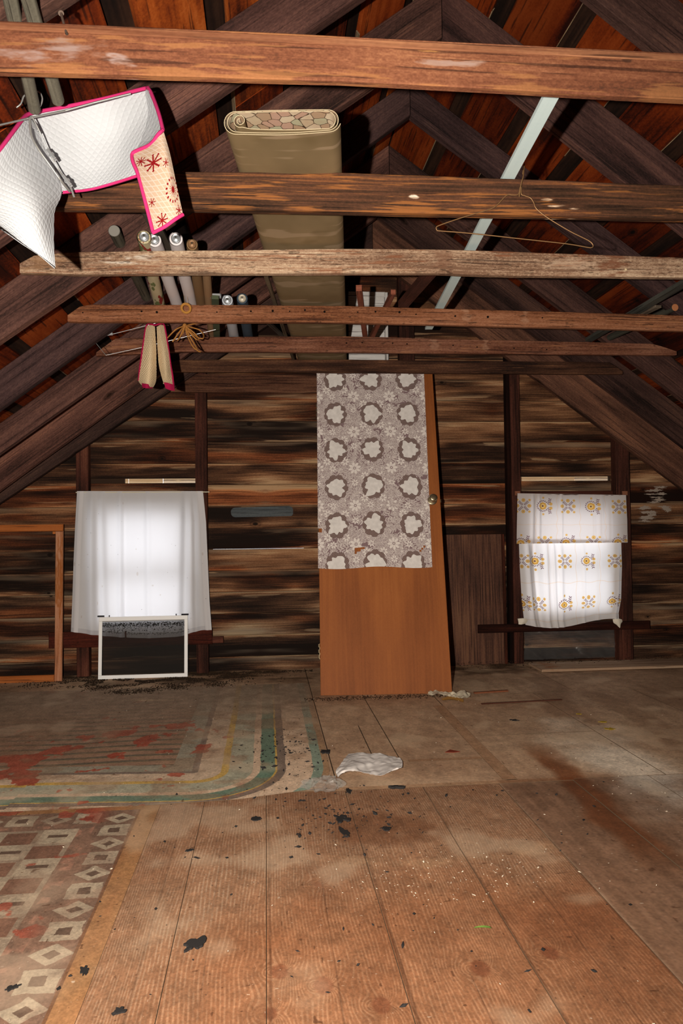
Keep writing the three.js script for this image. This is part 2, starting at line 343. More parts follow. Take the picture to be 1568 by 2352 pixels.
part(wall, 'stud', board(1.678, 1.70, 0, roofY(1.7) - 0.03, WZ + 0.001, WZ + 0.06, 0.002, 'y', 0.7), mapped(studMap, { color: 0x706660 }));
part(wall, 'cross_board', board(-0.62, 0.62, 1.868, 1.99, WZ + 0.081, WZ + 0.104, 0.003, 'x', 0.4), mapped(woodMap(1024, 128, 1.4, 0.13, 13, { ramp: [hex(0x2a1a14), hex(0x4e3226), hex(0x6c4a38), hex(0x80604a)], km: 0.9 })), 'brown board nailed flat across the studs under the rearmost tie');
// peeling whitewash and a grey painted patch
const paleMat = std({ color: 0x9c8e82, roughness: 1 });
function blob(x0, y0, rx, ry, z, depth, seed, n = 40, jag = 0.4, fr = 2.3) {
  const s = new THREE.Shape();
  for (let i = 0; i <= n; i++) { const a = i / n * Math.PI * 2, r = 1 - jag / 2 + jag * noise(Math.cos(a) * fr + seed * 9.7 + 20, Math.sin(a) * fr + seed * 3 + 20), x = x0 + Math.cos(a) * rx * r, y = y0 + Math.sin(a) * ry * r; i ? s.lineTo(x, y) : s.moveTo(x, y); }
  const g = new THREE.ExtrudeGeometry(s, { depth, bevelEnabled: false }); g.translate(0, 0, z); return g;
}
{
  const s = new THREE.Shape(), x0 = -0.235, x1 = 0.19, y0 = 1.035, y1 = 1.108, r = 0.034;
  s.moveTo(x0 + r, y0); s.lineTo(x1 - r * 0.6, y0 + 0.004); s.quadraticCurveTo(x1, y0 + 0.01, x1 - 0.004, (y0 + y1) / 2); s.quadraticCurveTo(x1, y1 - 0.004, x1 - r, y1); s.lineTo(x0 + r, y1 - 0.006); s.quadraticCurveTo(x0, y1 - 0.01, x0, (y0 + y1) / 2); s.quadraticCurveTo(x0, y0, x0 + r, y0);
  const g = new THREE.ExtrudeGeometry(s, { depth: 0.002, bevelEnabled: false }); g.translate(0, 0, WZ + 0.0015);
  part(wall, 'grey_paint_patch', g, mapped(woodMap(256, 64, 0.5, 0.1, 17, { ramp: [hex(0x40464a), hex(0x555b5e), hex(0x6a6e6e)] })), 'grey strip of paint brushed on one plank left of the leaning door');
}
seedState = 9090;
for (let i = 0; i < 26; i++) {
  const top = i < 11, px = 1506 + rr(-24, 24) * (top ? 0.6 : 1.2), py = top ? rr(1112, 1158) : rr(1162, 1200), p = at(px, py, WZ);
  part(wall, 'whitewash_flake', blob(p.x, p.y, rr(0.018, 0.05), rr(0.004, 0.012), WZ + 0.001 + i * 0.0001, 0.0025, i + 1, 80, 1.3, 5), paleMat);
}

// pale outside trim behind the slots over the windows
const trimMat = mapped(woodMap(512, 64, 0.7, 0.1, 19, { ramp: [hex(0xd8b890), hex(0xf0d8b4), hex(0xfff0dc)], km: 1.2 }));
const trims = structure('trim_1');
for (const b of BAYS) for (let k = 0; k < 3; k++) { const w = (b[1] - b[0]) / 3; part(trims, 'trim_board', board(b[0] - (k ? 0 : 0.15) + k * w, b[0] + (k + 1) * w - 0.004 + (k > 1 ? 0.15 : 0), 1.22, 1.33, WZ - 0.11, WZ - 0.09, 0.001, 'x', k), trimMat); }

// ---------------------------------------------------------------- windows
const sashMat = mapped(studMap, { color: 0xd8c8c0, bump: 0.001 }), glassMat = new THREE.MeshPhysicalMaterial({ color: 0xffffff, transmission: 1, thickness: 0, roughness: 0, ior: 1.5 });
BAYS.forEach(([x0, x1], i) => {
  const w = structure('window_' + (i + 1)), a = x0 + 0.004, b = x1 - 0.004;
  const wf = new THREE.Group(); wf.name = 'window_frame'; w.add(wf);
  part(wf, 'jamb', board(a, a + 0.022, 0.3, 1.194, WZ - 0.05, WZ + 0.079, 0.002, 'y'), sashMat);
  part(wf, 'jamb', board(b - 0.022, b, 0.3, 1.194, WZ - 0.05, WZ + 0.079, 0.002, 'y'), sashMat);
  part(wf, 'head_board', board(a + 0.022, b - 0.022, 1.1, 1.194, WZ - 0.05, WZ + 0.078, 0.002, 'x'), sashMat);
  part(wf, 'bottom_board', board(a + 0.022, b - 0.022, 0.3, 0.33, WZ - 0.05, WZ + 0.078, 0.002, 'x'), sashMat);
  for (const [y0, y1, z] of [[0.332, 0.70, WZ + 0.066], [0.665, 1.1, WZ + 0.034]]) {
    const s = new THREE.Group(); s.name = 'sash'; w.add(s);
    const l = a + 0.024, r = b - 0.024, zz = [z - 0.028, z];
    part(s, 'stile', board(l, l + 0.042, y0, y1, ...zz, 0.002, 'y'), sashMat);
    part(s, 'stile', board(r - 0.042, r, y0, y1, ...zz, 0.002, 'y'), sashMat);
    part(s, 'rail', board(l + 0.042, r - 0.042, y0, y0 + 0.036, ...zz, 0.002, 'x'), sashMat);
    part(s, 'rail', board(l + 0.042, r - 0.042, y1 - 0.036, y1, ...zz, 0.002, 'x'), sashMat);
    const pg = new THREE.PlaneGeometry(r - l - 0.084, y1 - y0 - 0.072); pg.translate((l + r) / 2, (y0 + y1) / 2, z - 0.014);
    part(s, 'pane', pg, glassMat);
  }
  const sill = i ? [1.442, 2.675, 0.221, 0.278] : [-1.408, -0.36, 0.195, 0.298];
  part(w, 'window_sill', board(sill[0], sill[1], sill[2], sill[3], WZ + 0.081, WZ + 0.106, 0.004, 'x', i), mapped(studMap, { color: i ? 0x9c8880 : 0xffd0c4 }), i ? 'long black-brown board nailed below the flowered curtain' : 'dark red board nailed below the white curtain');
  if (!i) part(w, 'sill_end', board(-0.36, -0.288, 0.20, 0.245, WZ + 0.081, WZ + 0.1, 0.003, 'x', 2), mapped(studMap, { color: 0xffffff }));
});

// ---------------------------------------------------------------- other walls of the attic (behind and beside the viewer)
{
  const f = structure('wall_front'), s = new THREE.Shape(); s.moveTo(-4.2, -0.1); s.lineTo(6, -0.1); s.lineTo(5.4, 0); s.lineTo(RX, RY + 0.02); s.lineTo(-3.6, 0);
  const g = new THREE.ExtrudeGeometry(s, { depth: 0.05, bevelEnabled: false }); g.translate(0, 0, 1.5); f.add(new THREE.Mesh(boxUV(g), gableMats[0])); f.children[0].name = 'plank_face';
}

// ---------------------------------------------------------------- floor
const floor = structure('floor');
{ const g = new THREE.BoxGeometry(10.4, 0.06, 7.1); g.translate(0.9, -0.038, -1.85); part(floor, 'floor_base', g, std({ color: 0x1c130d })); }
const DUST = [176, 154, 131];
function dustAt(x, z) {                                              // 0 clean .. 1 thick grey dust lying on the floor
  const d = Math.hypot((x - 0.45) / 1.0, (z + 1.35) / 0.78) + (fbm(x * 3.2 + 4, z * 2.4 + 9, 4) - 0.5) * 0.7 + 0.25 * sst(0.1, -0.4, x);
  return clamp(0.14 + sst(0.6, 1.2, d) * 0.62 + (fbm(x * 7, z * 5, 4) - 0.5) * 0.35 + sst(-2.6, -4.4, z) * 0.3, 0, 0.96);
}
function floorSpeck(c, x, z) {
  const n = (noise(x * 420, z * 330) + noise(x * 170 + 5, z * 140) - 1) * 0.16 + (fbm(x * 26, z * 22, 3) - 0.5) * 0.22; c = [c[0] * (1 + n), c[1] * (1 + n), c[2] * (1 + n)];
  const s = noise(x * 190 + 7, z * 150), q = noise(x * 70, z * 60 + 40), w = noise(x * 9 + 2, z * 9);
  if (s > 0.972 && w > 0.42) c = mix3(c, [214, 200, 182], 0.6);
  if (q < 0.045) c = mix3(c, [70, 44, 30], 0.5);
  const st = fbm(x * 5 + 60, z * 4.2, 3); c = mix3(c, [206, 184, 158], sst(0.6, 0.76, st) * 0.4);
  return c;
}
const F1 = { x0: -0.46, z0: -2.8, w: 2.0, d: 1.7 };
const grainMap = pixels(1640, 1394, F1.w, F1.d, (u, v) => {
  const x = u + F1.x0, z = v + F1.z0, b = Math.floor((x + 0.28) / 0.283), B = b * 5.3;
  let f = (x - b * 0.283) * 120 + (fbm(x * 3.5 + B, z * 1.1 + B, 3) - 0.5) * 11;
  let kd = 0;
  for (const [kx, kz, kr] of [[0.02, -1.66, 0.02], [0.11, -1.6, 0.022], [0.22, -1.52, 0.02], [0.45, -1.62, 0.022], [0.62, -1.66, 0.02], [0.0, -1.52, 0.014], [0.37, -2.38, 0.016], [0.13, -2.05, 0.012]]) {
    const r = Math.hypot((x - kx) / kr, (z - kz) / (kr * 1.5)); if (r < 9) { f += 3.2 * Math.exp(-r * 0.4) * Math.cos(Math.atan2(z - kz, x - kx) * 2); kd = Math.max(kd, sst(1.15, 0.7, r)); }
  }
  const line = 0.5 + 0.5 * Math.sin(f * 2 * Math.PI * 1.0), dash = sst(0.25, 0.6, noise(x * 160 + B, z * 34)), g = sst(0.35, 0.9, line) * (0.25 + 0.75 * dash);
  let c = mix3(hex(0x895c40), hex(0xaa7d5d), g * 0.55 + (fbm(x * 6 + B, z * 3, 3) - 0.5) * 0.6);
  c = mix3(c, hex(0x6a3c24), sst(0.55, 0.8, fbm(x * 3 + B * 2, z * 2.2, 3)) * 0.5);
  c = mix3(c, hex(0x6a3824), kd * 0.6);
  const seam = Math.min(Math.abs(x - Math.round(x / 0.282) * 0.282), 0.0022 + Math.abs(x + 0.141 - Math.round((x + 0.141) / 0.282) * 0.282)); c = mix3(c, [60, 36, 24], sst(0.005, 0.0015, seam + (noise(x * 300, z * 6) - 0.5) * 0.004) * 0.4);
  c = mix3(c, mix3(DUST, [140, 102, 76], 0.65 - 0.6 * g), dustAt(x, z) * 0.72);
  // darker worn patch right of the middle seam, and a dusty scrape
  const p = Math.hypot((x - 0.36) / 0.19, (z + 2.4) / 0.17) + (fbm(x * 8, z * 8, 3) - 0.5) * 0.5; c = mix3(c, hex(0x6c4630), sst(1, 0.6, p) * 0.55);
  const e = Math.abs((z + 2.26) - 0.12 * Math.sin(x * 3.2)) + (fbm(x * 9, z * 9, 3) - 0.5) * 0.12; c = mix3(c, hex(0xb89472), sst(0.05, 0, e) * sst(0.1, 0.3, x) * sst(1.0, 0.7, x) * 0.4);
  return floorSpeck(c, x, z);
});
const F2 = { x0: -2.4, z0: -5.3, w: 6.0, d: 4.3 };
const rearMap = pixels(1400, 1003, F2.w, F2.d, (u, v) => {
  const x = u + F2.x0, z = v + F2.z0;
  let c = mix3(hex(0x8a6a54), hex(0xb89a80), 0.5 + (fbm(x * 3, z * 3, 4) - 0.5) * 1.3 + (fbm(x * 40, z * 9, 2) - 0.5) * 0.5);
  const nr = sst(-2.9, -2.7, z) * sst(0.84, 0.86, x); c = mix3(c, mix3(hex(0x5e402e), hex(0x8a6650), 0.5 + (fbm(x * 60, z * 5, 3) - 0.5) * 1.0), nr * 0.85);  // browner boards; darkening away from the flash is put into this colour too
  const gr = sst(0.5, 0.66, fbm(x * 6 + 20, z * 1.1, 3)) * sst(1.0, 1.3, x); c = mix3(c, hex(0x60402c), gr * 0.5);
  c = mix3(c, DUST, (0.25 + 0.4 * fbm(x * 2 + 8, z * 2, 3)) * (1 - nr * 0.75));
  const st = Math.abs(x - 1.12 - 0.12 * (z + 2.6) * -0.4) / 0.085 + (fbm(x * 6, z * 5, 3) - 0.5) * 1.0; c = mix3(c, hex(0x6a3c22), sst(1, 0.4, st) * sst(-3.35, -2.95, z) * sst(-1.9, -2.3, z) * 0.75);
  const wd = Math.hypot((x - 1.42) / 0.24, (z + 2.95) / 0.75) + (fbm(x * 5 + 3, z * 5, 4) - 0.5) * 1.2; c = mix3(c, hex(0xdcd2c4), sst(1.15, 0.1, wd) * 0.85);
  const soil = sst(-4.5, -5.0, z) * sst(0.42, 0.7, fbm(x * 5, z * 7, 4)); c = mix3(c, hex(0x4a3a2c), soil * 0.8);
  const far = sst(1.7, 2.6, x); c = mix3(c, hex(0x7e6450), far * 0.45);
  return floorSpeck(c, x, z);
});
const plankMat = mapped(grainMap, { bump: 0.0008, roughness: 0.62 }), rearMat = mapped(rearMap, { bump: 0.0015, roughness: 0.8 }), backMat = mapped(rearMap, { bump: 0.0015, roughness: 0.8, color: new THREE.Color().setRGB(1.3, 1.26, 1.2) });  // rear copy brightened: ambient light put into the floor colour
const jointMat = std({ color: 0x64503e });
function slab(name, pts, mat, map, t = 0.006, y = 0, label) {         // pts: x,z pairs; the uv is the place on the floor
  const s = new THREE.Shape(); pts.forEach(([x, z], i) => i ? s.lineTo(x, -z) : s.moveTo(x, -z)); s.closePath();
  const g = new THREE.ExtrudeGeometry(s, { depth: t - 0.0006, bevelEnabled: true, bevelSize: 0.0006, bevelThickness: 0.0006, bevelSegments: 1, bevelOffset: -0.0006 });
  g.rotateX(-Math.PI / 2); g.translate(0, y - t, 0);
  const p = g.attributes.position, uv = g.attributes.uv; for (let i = 0; i < p.count; i++) uv.setXY(i, p.getX(i) - map.x0, p.getZ(i) - map.z0);
  return part(floor, name, g, [mat, jointMat], label);
}
const quad = (x0, x1, z0, z1) => [[x0, z0], [x1, z0], [x1, z1], [x0, z1]];
[-0.43, -0.222, -0.008, 0.276, 0.562].forEach((x, i, a) => slab('plank', [[x + 0.0004, -2.775 + 0.01 * (i > 2)], [(a[i + 1] ?? 0.848) - 0.0004, -2.775 + 0.01 * (i > 1)], [(a[i + 1] ?? 0.848) - 0.0004, -1.12], [x + 0.0004, -1.12]], plankMat, F1));
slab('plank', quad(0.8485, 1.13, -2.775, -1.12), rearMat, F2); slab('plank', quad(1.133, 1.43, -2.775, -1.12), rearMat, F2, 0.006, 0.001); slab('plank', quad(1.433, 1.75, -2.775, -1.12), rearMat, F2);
for (const [x0, x1, z0, z1, y] of [[0.255, 0.432, -3.662, -3.075, 0], [0.435, 0.537, -3.662, -3.075, 0.0003], [0.54, 0.928, -4.0, -3.075, 0.0005], [0.255, 0.537, -4.45, -3.665, 0.0002], [0.54, 0.928, -4.45, -4.003, 0], [0.255, 0.89, -3.072, -2.778, 0.0002], [0.931, 1.503, -3.398, -2.778, 0.0003], [0.931, 1.503, -4.22, -3.401, 0.0007], [0.931, 1.75, -4.62, -4.223, 0.0010],
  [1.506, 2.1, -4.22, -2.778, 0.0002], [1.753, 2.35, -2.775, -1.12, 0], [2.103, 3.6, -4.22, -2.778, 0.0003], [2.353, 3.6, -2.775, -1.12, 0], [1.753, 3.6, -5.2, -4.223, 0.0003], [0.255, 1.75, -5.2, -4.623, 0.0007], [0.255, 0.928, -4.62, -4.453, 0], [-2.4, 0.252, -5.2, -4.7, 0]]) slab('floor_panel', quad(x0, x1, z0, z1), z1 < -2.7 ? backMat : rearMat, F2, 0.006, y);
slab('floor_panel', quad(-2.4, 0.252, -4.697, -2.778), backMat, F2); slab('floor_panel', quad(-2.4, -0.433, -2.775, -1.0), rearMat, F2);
slab('floor_panel', quad(-2.4, 3.6, -0.99, 1.4), rearMat, { x0: -2.4, z0: -1 });
const stripMat = mapped(rearMap, { color: new THREE.Color().setRGB(1.12, 0.98, 0.85) });
for (const [x0, x1, z0, z1] of [[0.876, 0.93, -4.0, -2.8], [0.2, 1.14, -2.792, -2.76], [0.57, 0.872, -3.09, -3.06]]) slab('seam_tape', quad(x0, x1, z0, z1), stripMat, F2, 0.0012, 0.0016, 'pale strip of tape over a floor seam');

// ---------------------------------------------------------------- flooring rugs on the floor
{
  const R1 = { x0: -2.4, z0: -4.72, w: 2.65, d: 2.02 };
  const teal = hex(0x84998a), teal2 = hex(0x66806f), tan = hex(0xceb59c), yel = hex(0xc4a256), gry = hex(0x7a6c62), gg = hex(0x949080);
  const map = pixels(1300, 990, R1.w, R1.d, (u, v) => {
    const x = u + R1.x0, z = v + R1.z0;
    const zz = z + 0.09 * Math.max(0, -0.2 - x) * (x > -0.9 ? 1 : 0.7), cx = -0.3, cz = -3.05;
    let d; if (x > cx && zz > cz) d = 0.33 - Math.hypot(x - cx, zz - cz); else d = Math.min(0.03 - x, -2.72 - zz);
    d += (fbm(x * 9, z * 9, 2) - 0.5) * 0.008;
    let c;
    if (d < -0.19) c = hex(0xa58464); else if (d < -0.15) c = teal; else if (d < -0.04) c = tan; else if (d < -0.006) c = gry; else if (d < 0.002) c = yel; else if (d < 0.06) c = teal2; else if (d < 0.09) c = tan; else if (d < 0.185) c = mix3(teal, tan, 0.45); else if (d < 0.215) c = yel; else if (d < 0.305) c = mix3(tan, gg, 0.15); else if (d < 0.33) c = gry; else if (d < 0.41) c = gg;
    else {
      const wv = z + 0.012 * (fbm(x * 3, z * 2, 2) - 0.5) + 0.008 * Math.sin(x * 9), s = ((wv * 13) % 1 + 1) % 1;
      c = s < 0.34 ? hex(0x6a6052) : s < 0.44 ? hex(0x8f7c5e) : hex(0x9a7a66);
      if (x < -1.0) c = mix3(c, hex(0x8d6a55), 0.4);
      c = mix3(c, hex(0x8e7260), 0.35 * sst(-3.4, -4.0, z));
    }
    const red = fbm(x * 11 + 2, z * 9 + 7, 5) * 0.75 + fbm(x * 3, z * 3 + 4, 2) * 0.25 + 0.05 * sst(-0.1, -1.2, x) - 0.12 * sst(-3.6, -4.3, z); c = mix3(c, hex(0xa04634), sst(0.635, 0.665, red) * 0.85 * sst(0.0, -0.35, x));
    const wear = fbm(x * 8, z * 10 + 30, 4); c = mix3(c, hex(0x92745c), sst(0.5, 0.64, wear) * 0.45);
    c = mix3(c, [156, 136, 116], clamp(0.12 + sst(-3.4, -4.5, z) * 0.75 + (fbm(x * 3, z * 3 + 5, 3) - 0.5) * 0.3));
    const edge = Math.abs(z + 4.33 - 0.13 * (x + 0.4)) + (fbm(x * 6, z * 6, 3) - 0.5) * 0.08; c = mix3(c, [190, 164, 132], sst(0.02, 0, edge) * sst(-1.1, -0.9, x) * sst(0.0, -0.2, x) * 0.5);
    return floorSpeck(c, x, z);
  });
  const s = new THREE.Shape(); s.moveTo(-2.4, 4.7); s.lineTo(0.245, 4.7); s.lineTo(0.247, 3.4); s.lineTo(0.24, 3.0); s.quadraticCurveTo(0.215, 2.80, 0.19, 2.795); s.lineTo(-0.1, 2.72); s.lineTo(-0.4, 2.702); s.lineTo(-2.4, 2.705); s.closePath();
  const g = new THREE.ExtrudeGeometry(s, { depth: 0.0008, bevelEnabled: true, bevelSize: 0.0004, bevelThickness: 0.0004, bevelSegments: 1, curveSegments: 8 }); g.rotateX(-Math.PI / 2); g.translate(0, 0.001, 0);
  const p = g.attributes.position, uv = g.attributes.uv; for (let i = 0; i < p.count; i++) uv.setXY(i, p.getX(i) - R1.x0, p.getZ(i) - R1.z0);
  solo('striped_rug', g, [mapped(map, { bump: 0.0006, color: new THREE.Color().setRGB(1.15, 1.12, 1.1) }), jointMat], 'worn flooring rug with teal and tan bands curving round one corner', 'rug');
}
{
  const R2 = { x0: -1.8, z0: -2.7, w: 1.44, d: 1.75 };
  const map = pixels(960, 1167, R2.w, R2.d, (u, v) => {
    const x = u + R2.x0, z = v + R2.z0;
    const brown = hex(0x735a4c), cream = hex(0xb0a48e), dk = hex(0x54443a);
    let c = mix3(brown, hex(0x806252), sst(0.45, 0.6, fbm(x * 18, z * 18, 2)));
    const wob = (fbm(x * 30, z * 30, 2) - 0.5) * 0.01;
    const motif = (dx, dz, kind) => {
      dx += wob; dz += wob;
      if (kind) { const m = Math.abs(dx) / 0.052 + Math.abs(dz) / 0.046; return m < 0.42 ? dk : m < 1 ? cream : null; }
      const m = Math.max(Math.abs(dx) / 0.043, Math.abs(dz) / 0.044); return m < 0.4 ? dk : m < 1 ? cream : null;
    };
    let k = null;
    if (x > -0.555) { const i = Math.round((z + 2.594) / 0.1015); if (i >= 0) k = motif(x + 0.487, z + 2.594 - i * 0.1015, i % 2 === 0); }
    else if (z < -2.55) { const i = Math.round((x + 0.483) / -0.107); k = motif(x + 0.483 + i * 0.107, z + 2.605, i % 2 === 0); }
    else if (x < -0.6 && z > -2.52) {
      const P = 0.108, a = (x + 0.6) / -P, b = (z + 2.52) / P, i = Math.floor(a), j = Math.floor(b), fx = a - i, fz = b - j;
      if ((i + j) % 2 === 0) k = Math.abs(fz - 0.5) < 0.1 && Math.abs(fx - 0.5) < 0.28 ? dk : cream;
      else if (fx < 0.14 || fz < 0.16) k = mix3(cream, brown, 0.35); else c = mix3(hex(0x765040), c, 0.4);
    } else { const pk = fbm(x * 26, z * 22 + 9, 2); c = mix3(c, hex(0xa87864), sst(0.5, 0.62, pk) * 0.7); }
    if (k) c = mix3(k, c, 0.1 + 0.3 * sst(0.5, 0.7, fbm(x * 14, z * 14 + 3, 3)));
    if (x > -0.432 || z < -2.665) c = mix3(hex(0x96643e), hex(0xa67a50), fbm(x * 20, z * 6, 3));
    else if (x > -0.44) c = hex(0x6e4a34);
    const red = fbm(x * 9 + 2, z * 9 + 7, 5); c = mix3(c, hex(0x9c4030), sst(0.70, 0.74, red + 0.12 * sst(-2.4, -2.7, z)) * 0.8 * sst(-0.5, -0.6, x));
    c = mix3(c, [142, 116, 96], 0.16 + 0.3 * (fbm(x * 5, z * 5, 3) - 0.3));
    return floorSpeck(c, x, z);
  });
  const s = new THREE.Shape(); s.moveTo(-1.8, 2.70); s.lineTo(-0.372, 2.698); s.lineTo(-0.378, 0.98); s.lineTo(-1.8, 0.98); s.closePath();
  const g = new THREE.ExtrudeGeometry(s, { depth: 0.0006, bevelEnabled: true, bevelSize: 0.0004, bevelThickness: 0.0004, bevelSegments: 1 }); g.rotateX(-Math.PI / 2); g.translate(0, 0.0012, 0);
  const p = g.attributes.position, uv = g.attributes.uv; for (let i = 0; i < p.count; i++) uv.setXY(i, p.getX(i) - R2.x0, p.getZ(i) - R2.z0);
  solo('geometric_rug', g, [mapped(map, { bump: 0.0006 }), jointMat], 'brown flooring rug with cream diamonds and squares and a tan border', 'rug');
}

// ---------------------------------------------------------------- collar ties
const ORANGE = hex(0xb0683a), PALE = hex(0x86706a), BLK = hex(0x2a1c16);
function tie(name, label, map, stations, zl, zr, t, ov = 0) {
  const N = 64, out = [], x0 = stations[0][0], x1 = stations[stations.length - 1][0];
  for (let k = 0; k <= N; k++) {
    const x = x0 + (x1 - x0) * k / N; let i = 0; while (i < stations.length - 2 && x > stations[i + 1][0]) i++;
    const a = stations[i], b = stations[i + 1], f = (x - a[0]) / (b[0] - a[0]);
    const wob = 0.004 * (fbm(x * 5 + zl * 3, 2, 3) - 0.5), w2 = 0.003 * (fbm(x * 4 + zl * 5, 9, 3) - 0.5);
    const cap = roofY(x) - 0.006; out.push({ x, y0: Math.min(a[1] + (b[1] - a[1]) * f + wob, cap - 0.012), y1: Math.min(a[2] + (b[2] - a[2]) * f + w2, cap), z: zl + (zr - zl) * clamp((x + 0.9) / 3.2) + t, t });
  }
  const g = thing(name, V(0, 0, 0), label, 'beam', 'collar ties across the attic', 'thing');
  part(g, 'timber', timber(out, 0, ov, 0.0025), mapped(map, { bump: 0.0016, roughness: 0.8 }));
  return g;
}
const nailMat = std({ color: 0x6a5a50, roughness: 0.6, metalness: 0.5 }), nailHole = std({ color: 0x120b08, roughness: 1 });
function nailHead(g, p, r = 0.006, mat = nailMat) { const c = new THREE.CylinderGeometry(r, r, 0.003, 10); c.rotateX(Math.PI / 2); c.translate(p.x, p.y, p.z); part(g, 'nail_head', c, mat); }
// x along the tie from its left end: the maps start at u = 0 there
const t1 = tie('collar_tie', 'wide red-brown tie nearest the viewer, scuffed with pale patches and orange grain', woodMap(2048, 128, 3.4, 0.13, 21, {
  ramp: [hex(0x482c20), hex(0x623a28), hex(0x764a34), hex(0x8c5e42)], kf: 0.5, km: 0.5, kb: 1.2, kg: 0.3, worn: { at: 0.56, c: hex(0x97683f), k: 0.55, edge: 0.16, fy: 110 },
  marks: [[0.42, 0.035, 0.14, 0.022, PALE, 0.9], [0.5, 0.058, 0.06, 0.014, hex(0x84706a), 0.8], [0.60, 0.032, 0.035, 0.014, hex(0x8e7c78), 0.9], [1.30, 0.05, 0.09, 0.007, hex(0x927a70), 0.8], [1.36, 0.055, 0.05, 0.006, hex(0x927a70), 0.8], [1.27, 0.076, 0.04, 0.003, hex(0xb08048), 0.9], [2.05, 0.04, 0.06, 0.03, hex(0x7a5a4c), 0.7], [2.12, 0.025, 0.09, 0.012, hex(0x866c62), 0.7], [2.2, 0.06, 0.06, 0.03, hex(0x7a5a4c), 0.7], [1.16, 0.085, 0.012, 0.008, BLK, 0.7], [1.64, 0.088, 0.02, 0.006, BLK, 0.6], [1.72, 0.084, 0.012, 0.006, BLK, 0.6]],
}), [[-0.9, 1.916, 2.020], [-0.54, 1.914, 2.021], [0.174, 1.924, 2.023], [0.953, 1.914, 2.022], [2.5, 1.91, 2.02]], -1.652, -1.628, 0.022);
part(t1, 'top_bead', timber([-0.84, -0.54, 0.174, 0.953, 2.3].map((x) => ({ x, y0: 2.0, y1: 2.016, z: -1.652 + 0.024 * clamp((x + 0.9) / 3.2) + 0.026, t: 0.006 })), 0.3, 0.05, 0.002), mapped(woodMap(512, 64, 3.4, 0.1, 22, { ramp: [hex(0x5c3624), hex(0x7a5038), hex(0x9c6c4c)] })));
{
  const a = at(140, 30, -1.66), b = at(153, 78, -1.618);
  const n = thing('bent_nail', b, 'long steel nail driven into the top edge of the nearest tie', 'nail');
  part(n, 'shank', new THREE.TubeGeometry(new THREE.LineCurve3(rel(b, b), rel(b, a)), 1, 0.0028, 8), nailMat);
  const hd = new THREE.CylinderGeometry(0.0062, 0.0062, 0.003, 12); hd.translate(0, 0, 0); const dir = rel(b, a); hd.applyQuaternion(new THREE.Quaternion().setFromUnitVectors(V(0, 1, 0), dir.clone().normalize())); hd.translate(dir.x, dir.y, dir.z); part(n, 'head', hd, nailMat);
}
const t2 = tie('collar_tie', 'dark tie with orange raw streaks that a brown wire hanger hooks over', woodMap(2048, 128, 3.4, 0.13, 23, {
  ramp: [hex(0x20150f), hex(0x3c281c), hex(0x543626), hex(0x74492c)], kf: 1.0, km: 0.7, kb: 0.8, worn: { at: 0.565, c: hex(0x9c6232), k: 0.7, edge: 0.12 },
  marks: [[1.32, 0.05, 0.012, 0.008, hex(0xf0e4d0), 1], [1.75, 0.05, 0.02, 0.006, hex(0xd8b898), 0.9], [1.77, 0.03, 0.03, 0.005, hex(0xe8c8a8), 0.9], [1.83, 0.022, 0.03, 0.005, hex(0xe8c8a8), 0.9], [2.25, 0.02, 0.12, 0.010, hex(0xb8743c), 0.9], [2.5, 0.06, 0.2, 0.05, hex(0x5a4030), 0.5]],
}), [[-0.85, 1.918, 1.99], [-0.606, 1.918, 2.024], [-0.231, 1.927, 2.039], [0.243, 1.929, 2.050], [1.341, 1.932, 2.040], [2.4, 1.93, 2.03]], -2.36, -2.318, 0.034);
const t3 = tie('collar_tie', 'weathered grey-tan tie, third from the front, with whitish wear and a wavy lower edge', woodMap(2048, 128, 3.4, 0.11, 25, {
  ramp: [hex(0x705442), hex(0x947862), hex(0xae937a), hex(0xc6b096)], kf: 0.8, km: 0.8, kb: 1.3, kg: 0.4, worn: { at: 0.6, c: hex(0x7c4c34), k: 0.65 }, pits: 0.68,
  marks: [[0.42, 0.06, 0.1, 0.012, hex(0xc4b8aa), 0.9], [0.36, 0.045, 0.08, 0.008, hex(0xc8bcae), 0.9], [0.08, 0.05, 0.1, 0.05, hex(0x8c6a4c), 0.6], [1.6, 0.05, 0.05, 0.05, hex(0x6e4c3a), 0.6], [2.28, 0.05, 0.06, 0.06, hex(0x6e4430), 0.8], [2.1, 0.05, 0.12, 0.03, hex(0xc8b098), 0.5], [2.33, 0.03, 0.008, 0.006, hex(0xf0dcb0), 1]],
}), [[-0.91, 1.924, 1.975], [-0.886, 1.924, 1.988], [-0.722, 1.922, 2.006], [0.3, 1.934, 2.029], [0.7, 1.936, 2.03], [0.95, 1.929, 2.024], [1.649, 1.928, 2.006], [2.42, 1.93, 2.0]], -2.967, -2.84, 0.03);
const nailed = (seed, rampc) => woodMap(2048, 128, 3.4, 0.11, seed, { ramp: rampc, kf: 0.7, km: 0.6, kb: 1.1, kg: 0.3, worn: { at: 0.63, c: hex(0xb07a54), k: 0.5 }, pits: 0.7, marks: [[1.9, 0.05, 0.03, 0.06, hex(0xa8846c), 0.5], [2.2, 0.05, 0.02, 0.06, hex(0xa8846c), 0.5], [0.3, 0.09, 0.3, 0.02, BLK, 0.4]] });
const t4 = tie('collar_tie', 'red-brown tie, fourth from the front, dotted with a row of old nail holes', nailed(27, [hex(0x54301f), hex(0x74482f), hex(0x8a5a40), hex(0x9c6c50)]), [[-0.91, 1.931, 1.985], [-0.86, 1.930, 2.012], [0.374, 1.947, 2.028], [2.114, 1.931, 2.011], [2.5, 1.93, 1.99]], -3.66, -3.668, 0.03);
